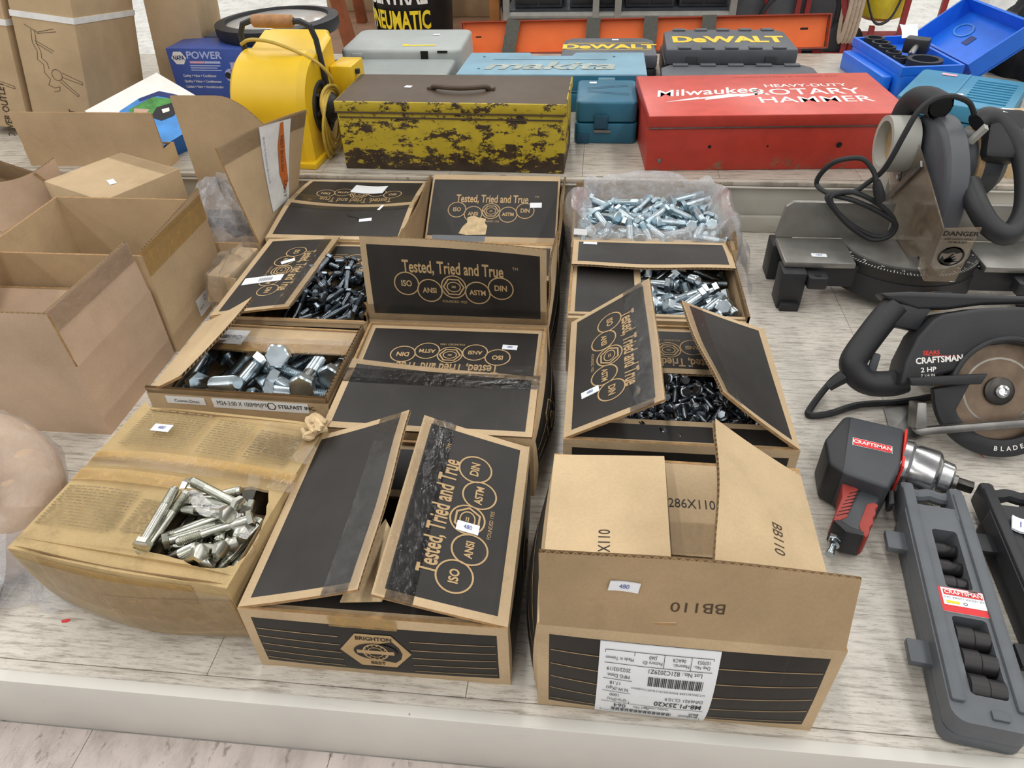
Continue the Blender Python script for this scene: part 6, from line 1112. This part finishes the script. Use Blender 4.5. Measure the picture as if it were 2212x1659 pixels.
# ------------------------------------------------------------------ impact wrench lying on its side
WO = Vector((0.40, 0.745, 0)); iw = thing('impact_wrench', 'black and red pneumatic impact wrench with polished steel nose', 'tool', tuple(WO)); iw.scale = (0.9, 0.9, 0.9)
def wl(pts): return [(x - WO.x, y - WO.y) for x, y in pts]
ax = Vector((0.4669 - 0.5406, 0.7806 - 0.746, 0)).normalized() * -1; ang = math.atan2(ax.y, ax.x)
mk('motor_housing', MB().prism(wl([(0.3804, 0.8474), (0.340, 0.790), (0.334, 0.735), (0.353, 0.716), (0.405, 0.692), (0.4363, 0.7400), (0.4682, 0.8250), (0.392, 0.8500)]), 0.004, 0.080), 'plastic_dark', iw, bevel=0.022, bseg=5)
mk('end_cap', MB().prism(wl([(0.381, 0.8495), (0.337, 0.790), (0.331, 0.736), (0.351, 0.717), (0.396, 0.850)]), 0.003, 0.0812), 'plastic_black', iw, bevel=0.021, bseg=5)
mk('red_seam', MB().prism(wl([(0.4375, 0.7390), (0.4410, 0.7380), (0.4725, 0.8245), (0.4690, 0.8255)]), 0.005, 0.0792), 'red_ink', iw, bevel=0.001)
Mn = Matrix.Translation((0.4555 - WO.x, 0.7815 - WO.y, 0.043)) @ Matrix.Rotation(ang, 4, 'Z') @ Matrix.Rotation(R(90), 4, 'Y')
mk('hammer_case', MB().lathe([(0.0425, 0.0), (0.0425, 0.010), (0.038, 0.015), (0.039, 0.022), (0.039, 0.048), (0.036, 0.052), (0.028, 0.057), (0.026, 0.072), (0.023, 0.075), (0.010, 0.076)], 36, M=Mn), 'steel', iw)
mk('anvil', MB().lathe([(0.0115, 0.07), (0.0115, 0.082), (0.009, 0.083)], 16, M=Mn), 'steel_dull', iw); mk('square_drive', MB().box((0, 0, 0.093), (0.0145, 0.0145, 0.024)), 'steel_dark', iw, bevel=0.002)
sqd = [o for o in iw.children if o.name.startswith('square_drive')][0]; sqd.matrix_basis = Mn
hp = wl([(0.362, 0.745), (0.3914, 0.742), (0.392, 0.725), (0.4078, 0.702), (0.3918, 0.6796), (0.3808, 0.6552), (0.3702, 0.6318), (0.3604, 0.6187), (0.3348, 0.6242), (0.322, 0.6448), (0.3334, 0.666), (0.349, 0.70)])
mk('handle', MB().prism(hp[::-1], 0.012, 0.056), 'plastic_dark', iw, bevel=0.013, bseg=4)
mk('rear_grip', MB().prism(wl([(0.3508, 0.7186), (0.3439, 0.6898), (0.3201, 0.6436), (0.3281, 0.6414), (0.3432, 0.6512), (0.368, 0.6979), (0.3778, 0.7143), (0.375, 0.7253), (0.365, 0.7303)]), 0.02, 0.0585), 'rubber_red', iw, bevel=0.005, bseg=2)
for k in range(7): p = Vector((0.337 + 0.0047 * k - WO.x, 0.655 + 0.0075 * k - WO.y, 0.0585)); mk('grip_groove', MB().box((0, 0, 0), (0.019, 0.0012, 0.0008)), 'dark_void', iw, tuple(p), (0, 0, R(20)))
mk('front_grip', MB().prism(wl([(0.3673, 0.6618), (0.3547, 0.6379), (0.3542, 0.624), (0.3586, 0.6135), (0.3660, 0.6230), (0.3697, 0.6350), (0.3765, 0.6420), (0.3790, 0.6530), (0.3850, 0.6600), (0.3870, 0.6710), (0.3940, 0.6772), (0.3884, 0.6842), (0.3761, 0.6787)]), 0.018, 0.0580), 'rubber_red', iw, bevel=0.003)
mk('trigger', MB().prism(wl([(0.4117, 0.6875), (0.4222, 0.6898), (0.4296, 0.7182), (0.4214, 0.7207)]), 0.03, 0.05), 'plastic_black', iw, bevel=0.004)
mk('handle_base', MB().prism(wl([(0.320, 0.6448), (0.3335, 0.6225), (0.3600, 0.6165), (0.366, 0.627), (0.345, 0.634), (0.328, 0.652)]), 0.010, 0.058), 'plastic_black', iw, bevel=0.006)
Mf = Matrix.Translation((0.3320 - WO.x, 0.6390 - WO.y, 0.03)) @ Matrix.Rotation(math.atan2(0.6109 - 0.6398, 0.3154 - 0.3306), 4, 'Z') @ Matrix.Rotation(R(90), 4, 'Y')
mk('fitting_nut', MB().lathe([(0.0095, 0.0), (0.0095, 0.011), (0.008, 0.013)], 6, M=Mf), 'zinc', iw); mk('air_fitting', MB().lathe([(0.007, 0.012), (0.0085, 0.014), (0.0085, 0.02), (0.005, 0.022), (0.005, 0.036), (0.0065, 0.037), (0.0065, 0.041)], 14, M=Mf), 'zinc', iw)
Sb = plane((0.382 - WO.x, 0.7958 - WO.y, 0.0801), (0.4347 - 0.382, 0.7801 - 0.7958, 0), (0.0157, 0.0527, 0)); bl = lay('badge_border', D2().rect(-0.001, -0.0165, 0.056, 0.001), Sb, 'steel', iw, eps=0.0004); lay('badge', D2().rect(0, -0.0155, 0.055, 0.0), Sb, 'red_label', iw, eps=0.0008); lay('badge_lettering', D2().text('CRAFTSMAN', 0.0275, -0.0078, 0.0105, 0.92, 0.02), Sb, 'white_ink', iw, eps=0.0012)
# ------------------------------------------------------------------ socket cases
def socket_case(label, loc, rz, mat, sockets, red):
    e = thing('socket_case', label, 'tool case', loc, (0, 0, R(rz)), 'impact socket cases')
    W_, L_ = 0.080, 0.335
    mk('base', MB().prism(rrect(-W_ / 2, 0, W_ / 2, L_ - 0.035, 0.014), 0.002, 0.022), mat, e, bevel=0.003)
    # lid with two windows: built from bars
    def bar(x0, y0, x1, y1, z1=0.052, nm='lid_bar'): return mk(nm, MB().box(((x0 + x1) / 2, (y0 + y1) / 2, (0.024 + z1) / 2), (x1 - x0, y1 - y0, z1 - 0.024)), mat, e, bevel=0.003)
    mb = MB(); out_ = rrect(-W_ / 2, -0.001, W_ / 2, L_ - 0.037, 0.016, 5); wins = [rrect(-0.016, 0.032, 0.020, 0.128, 0.004, 2), rrect(-0.013, 0.168, 0.016, 0.258, 0.004, 2)]
    loops = [[Vector((x, y, 0)) for x, y in out_]] + [[Vector((x, y, 0)) for x, y in w_] for w_ in wins]
    tri = tessellate_polygon(loops); P_ = out_ + wins[0] + wins[1]; tri = [up_(t, P_) for t in tri]
    mb.add([(x, y, 0.050) for x, y in P_], tri); mb.add([(x, y, 0.024) for x, y in P_], [t[::-1] for t in tri])
    k = 0
    for q, lp in enumerate([out_] + wins):
        n2 = len(lp); mb.grid(lambda i, j: (lp[i % n2][0], lp[i % n2][1], 0.050 - 0.026 * j), n2 + 1, 2, flip=(q == 0))
    mk('lid', mb, mat, e, bevel=0.0)
    for x in (-W_ / 2 + 0.009, W_ / 2 - 0.009): mk('lid_rail', MB().box((x, L_ / 2 + 0.005, 0.0515), (0.014, L_ - 0.03, 0.006)), mat, e, bevel=0.003)
    for sx in (-1, 1): mk('handle_post', MB().box((sx * 0.030, L_ - 0.028, 0.033), (0.018, 0.06, 0.038)), mat, e, bevel=0.005)
    mk('handle', MB().tube(spline([(-0.03, L_ - 0.004, 0.036), (-0.015, L_ - 0.008, 0.036), (0, L_ - 0.004, 0.036), (0.015, L_ - 0.008, 0.036), (0.03, L_ - 0.004, 0.036)]), 0.009, 10), mat, e)
    for y in (0.085, 0.245): mk('latch', MB().box((-W_ / 2 - 0.010, y, 0.028), (0.026, 0.030, 0.010)), mat, e, bevel=0.002)
    mk('tray', MB().box((0.002, 0.145, 0.023), (0.05, 0.235, 0.002)), 'dark_void', e); mk('lid_tab', MB().box((0.006, 0.012, 0.0515), (0.016, 0.01, 0.003)), mat, e, bevel=0.001)
    M_ = Matrix.Translation(loc) @ Matrix.Rotation(R(rz), 4, 'Z')
    for k, (y, r_) in enumerate(sockets):
        o = mk('impact_socket', MB().lathe([(r_ * .7, -0.018), (r_, -0.017), (r_, 0.0), (r_ * .86, 0.002), (r_ * .86, 0.018), (r_ * .6, 0.018)], 20, M=Matrix.Rotation(R(90), 4, 'Y')), 'socket_black', None, tuple(M_ @ Vector((0.002, y, 0.0245 + r_))), (0, 0, R(rz)))
        tag(o, 'black impact socket showing in the %s window of the %s, %s' % ('lower' if y < 0.14 else 'upper', 'grey case' if red else 'black case', ['nearest the end', 'second from the end', 'third from the end', 'fourth from the end', 'first past the label', 'second past the label', 'farthest up'][k]), 'socket', 'impact sockets in the cases')
    S = plane((0, 0, 0.050), (1, 0, 0), (0, 1, 0))
    if red:
        lb = lay('red_card', D2().rect(-0.024, 0.132, 0.027, 0.166), S, 'red_label', e, eps=0.0012); mk('card_backing', MB().box((0.0015, 0.149, 0.0502), (0.051, 0.034, 0.001)), 'paper', e)
        lay('card_panel', D2().rect(-0.021, 0.141, 0.024, 0.165), S, 'paper', lb, eps=0.0016); lay('card_band', D2().rect(-0.019, 0.155, 0.0225, 0.1625), S, 'red_label', lb, eps=0.002); lay('card_lettering', D2().text('CRAFTSMAN', 0.002, 0.1588, 0.0072, 0.98, 0.02), S, 'white_ink', lb, eps=0.0024)
        lay('card_lettering', D2().text('9 PC. IMPACT SOCKET SET', 0.002, 0.1515, 0.0038, 0.95), S, 'ink_grey', lb, eps=0.002); lay('card_mark', D2().rect(-0.018, 0.1435, -0.004, 0.147), S, 'yellow_ink', lb, eps=0.002); lay('card_mark', D2().ring(0.002, 0.1452, 0.0022, 0.0006, 14).rect(0.009, 0.1635, 0.019, 0.165), S, 'ink_black', lb, eps=0.002)
    return e, S
def up_(t, P): 
    a, b, c_ = (Vector(P[i]) for i in t); return t if (b - a).cross(c_ - a) > 0 else t[::-1]
e, S = socket_case('grey socket case with red label card near the step edge', (0.4260, 0.394, 0), -8.0, 'plastic_grey', ((0.045, 0.0155), (0.077, 0.0145), (0.107, 0.014), (0.185, 0.0105), (0.210, 0.010), (0.238, 0.0095)), True)
e, S = socket_case('black socket case at the right edge with a loose white tag', (0.555, 0.425, 0), 0.5, 'plastic_black', ((0.045, 0.0155), (0.077, 0.0145), (0.107, 0.014), (0.185, 0.0105), (0.210, 0.010), (0.238, 0.0095)), False)
e.location = (0.548, 0.400, 0); e.rotation_euler = (0, 0, R(-5)); sticker(S, e, -0.012, 0.262, 0.020, 0.024, -18, '1', curl=0.002, eps=0.004)
# ------------------------------------------------------------------ background beyond the upper step
plain('wood_red', '#8a4a2a', 0.6, var=0.25, nscale=20); plain('wood_brown', '#7a5a42', 0.7, var=0.2, nscale=14); plain('wood_tan', '#a8703c', 0.6, var=0.15); plain('drum_black', '#1d1f22', 0.45); plain('drum_grey', '#77776f', 0.5); plain('rail_grey', '#8c8c86', 0.5, 0.3); plain('crate_dark', '#3d4146', 0.3, var=0.2)
plain('red_frame', '#8d2a2b', 0.45, var=0.12); plain('tank_yellow', '#d6c02e', 0.4); plain('strap_beige', '#b3a08d', 0.8, var=0.15, nscale=60)
ZF = -0.103
pl_ = thing('pallet_deck', 'low brown plywood deck on the floor behind the grey cases', 'pallet', (-0.93, 3.75, ZF)); mk('deck', MB().box((0, 0, 0.05), (1.0, 1.1, 0.02)), 'wood_brown', pl_)
for x in (-0.42, 0, 0.42): mk('runner', MB().box((x, 0, 0.02), (0.09, 1.1, 0.04)), 'wood_brown', pl_)
def post(label, loc, h, rx=0, ry=0, w=0.045, mat='wood_red'): return tag(mk('wooden_post', MB().box((0, 0, h / 2), (w, w, h)), mat, None, loc, (R(rx), R(ry), 0), bevel=0.003), label, 'post', 'wooden posts')
post('leaning reddish wooden post right of the glass tray', (-0.93, 2.95, ZF), 0.9, 0, -9); post('reddish wooden post left of the black drum', (-1.17, 3.85, ZF + 0.06), 0.8, 0, -4); post('orange-tan wooden post right of the black drum', (-0.455, 3.50, ZF + 0.06), 0.8, 0, 0, 0.045, 'wood_tan'); post('thin reddish wooden post beside the shelf rack', (-0.30, 3.95, ZF), 0.8, 0, 0, 0.03)
dr = thing('drum_bin', 'black and grey plastic drum with white and yellow lettering', 'drum', (-0.83, 3.55, ZF + 0.06))
mk('shell', MB().lathe([(0.155, 0), (0.17, 0.02), (0.19, 0.6), (0.2, 0.62)], 40), 'drum_black', dr)
def Sdr(u, v): a = -PI / 2 - 0.14 + u / 0.176; return Vector((0.176 * math.cos(a) * (1 + 0.06 * v), 0.176 * math.sin(a) * (1 + 0.06 * v), v)), Vector((math.cos(a), math.sin(a), 0))
gp = MB(); gp.grid(lambda i, j: Sdr(-0.26 + 0.10 * i / 6, 0.02 + 0.5 * j)[0] + Sdr(-0.26 + 0.10 * i / 6, 0)[1] * 0.004, 7, 2); mk('grey_stripe', gp, 'drum_grey', dr)
lay('lettering', D2().text('CENTRAL', 0, 0, 0.105, 0.62, 0.03), Sdr, 'white_ink', dr, -0.02, 0.205, eps=0.008); lay('lettering', D2().text('PNEUMATIC', 0, 0, 0.10, 0.55, 0.03), Sdr, 'yellow_ink', dr, -0.02, 0.105, eps=0.008)
def far_box(label, loc, s, mat='card_dark'): 
    e = thing('far_carton', label, 'box', loc, group='far cartons'); mk('body', MB().box((0, 0, s[2] / 2), s), mat, e, bevel=0.004); mk('strap', MB().box((0, -s[1] / 2 - 0.001, s[2] * .45), (s[0], 0.002, 0.02)), 'dark_void', e); return e
far_box('brown carton behind the leftmost post', (-1.25, 4.25, ZF + 0.06), (0.35, 0.3, 0.4)); far_box('brown carton right of the black drum', (-0.68, 4.1, ZF + 0.06), (0.34, 0.3, 0.4)); far_box('dark grey tub beside the tan post', (-0.40, 4.2, ZF), (0.18, 0.3, 0.46), 'plastic_dark')
# steel rack with dark organisers
rk = thing('shelf_rack', 'low steel rack with grey tube rails behind the orange panel', 'rack', (0.08, 3.52, ZF))
for y in (-0.22, 0.25): mk('rail', MB().tube([(-0.46, y, 0.20), (0.46, y, 0.20)], 0.014, 10), 'rail_grey', rk)
for x in (-0.46, -0.09, 0.0, 0.46):
    for y in (-0.22, 0.25): mk('post', MB().box((x, y, 0.3), (0.026, 0.03, 0.6)), 'rail_grey', rk)
mk('shelf', MB().box((0.0, 0.02, 0.212), (0.92, 0.46, 0.010)), 'plastic_dark', rk); mk('base_shelf', MB().box((0.0, 0.02, 0.05), (0.92, 0.5, 0.09)), 'plastic_black', rk)
ORG = ['dark organiser box at the left end of the steel rack', 'dark organiser box second from the left on the steel rack', 'dark organiser box third along the steel rack', 'dark organiser box at the right end of the steel rack']
for k, x in enumerate((-0.27, -0.04, 0.19, 0.41)):
    e = thing('organiser_box', ORG[k], 'organiser', (x + 0.02, 3.52, ZF + 0.218), group='dark organisers')
    mk('shell', MB().box((0, 0, 0.13), (0.20, 0.34, 0.26)), 'crate_dark', e, bevel=0.006)
    for j_ in range(3):
        for i_ in range(2): mk('drawer', MB().box((-0.047 + 0.094 * i_, -0.172, 0.045 + 0.07 * j_), (0.085, 0.008, 0.06)), 'plastic_black', e, bevel=0.002); mk('drawer_label', MB().box((-0.047 + 0.094 * i_, -0.177, 0.05 + 0.07 * j_), (0.05, 0.002, 0.010)), 'rail_grey', e)
ws = tag(mk('paper_wad', MB().box((0, 0, 0), (0.05, 0.04, 0.03)), 'paper', None, (-0.17, 3.22, ZF + 0.016), (0, 0, 0.2), bevel=0.01), 'crumpled white paper on the floor under the steel rack', 'paper')
# dark machine with red legs and black hoses
mc = thing('floor_machine', 'dark grey floor machine with red legs behind the orange panel', 'machine', (0.80, 3.55, ZF)); mk('cover', MB().box((-0.02, 0.08, 0.30), (0.46, 0.3, 0.58)), 'case_grey', mc, bevel=0.02)
for x, y in ((-0.23, -0.10), (-0.10, -0.10), (0.03, -0.10), (0.07, -0.10)): mk('leg', MB().box((x, y, 0.3), (0.02, 0.02, 0.6)), 'red_frame', mc)
mk('hose', MB().tube(spline([(-0.14, -0.13, 0.10), (-0.11, -0.14, 0.20), (-0.05, -0.14, 0.26), (0.05, -0.14, 0.31)]), 0.011, 8), 'rubber', mc); mk('hose', MB().tube(spline([(0.07, -0.14, 0.32), (0.13, -0.15, 0.28), (0.18, -0.15, 0.22), (0.18, -0.15, 0.10)]), 0.012, 8), 'rubber', mc); mk('wheel', MB().lathe([(0.07, -0.02), (0.08, -0.015), (0.08, 0.015), (0.07, 0.02)], 24, M=Matrix.Translation((0.21, -0.2, 0.08)) @ Matrix.Rotation(R(90), 4, 'X')), 'rubber', mc)
# red framed sprayer cart with yellow tank
sp = thing('sprayer_cart', 'red framed cart with yellow tank and beige strap coil', 'cart', (1.10, 3.42, ZF))
sp.scale = (0.56, 0.85, 0.85)
mk('tank', MB().lathe([(0.10, 0), (0.19, 0.03), (0.21, 0.12), (0.21, 0.34), (0.15, 0.42)], 32, M=Matrix.Translation((0.12, 0.1, 0.17))), 'tank_yellow', sp)
for p, q in (((-0.30, -0.12, 0.035), (0.50, -0.12, 0.035)), ((-0.30, 0.3, 0.035), (0.50, 0.3, 0.035)), ((0.0, -0.14, 0.12), (0.28, -0.14, 0.12)), ((-0.28, -0.12, 0.40), (-0.10, -0.12, 0.04)), ((-0.16, -0.12, 0.03), (-0.16, -0.12, 0.5)), ((0.20, -0.14, 0.03), (0.20, -0.14, 0.5)), ((0.0, -0.14, 0.05), (0.0, -0.14, 0.18)), ((0.46, -0.12, 0.03), (0.46, -0.12, 0.4))): mk('frame_bar', MB().tube([p, q], 0.024, 4), 'red_frame', sp)
mk('skid_plate', MB().box((0.1, 0.1, 0.02), (0.8, 0.45, 0.01)), 'red_frame', sp)
for k in range(4): mk('strap_coil', MB().tube([(-0.215 + 0.026 * k, -0.16 + 0.05 * math.cos(t), 0.28 + 0.16 * math.sin(t)) for t in [2 * PI * q / 20 for q in range(21)]], 0.014, 6), 'strap_beige', sp)
mk('hose', MB().tube(spline([(-0.08, -0.13, 0.3), (0.0, -0.16, 0.2), (0.1, -0.16, 0.22), (0.16, -0.14, 0.34)]), 0.007, 6), 'rubber', sp)
# white perforated basket
wb = thing('white_basket', 'white plastic basket with round holes beside the black bag', 'basket', (1.62, 3.30, ZF), (0, 0, R(-12)))
mk('shell', MB().box((0, 0, 0.16), (0.26, 0.25, 0.32)), 'white_plastic', wb, bevel=0.015)
for i in range(3):
    for j in range(3): lay('hole', D2().disc(0, 0, 0.019, 14), plane((0.02, -0.1255, 0.1), (1, 0, 0), (0, 0, 1)), 'ink_grey', wb, i * 0.05 + (0.02 if j % 2 else 0), j * 0.055)
tag(mk('green_cover', MB().lathe([(0.13, 0), (0.14, 0.03), (0.10, 0.06), (0.0, 0.07)], 20), 'ink_lime', None, (1.72, 3.6, ZF + 0.32)), 'lime green plastic lid behind the white basket', 'lid') if False else None
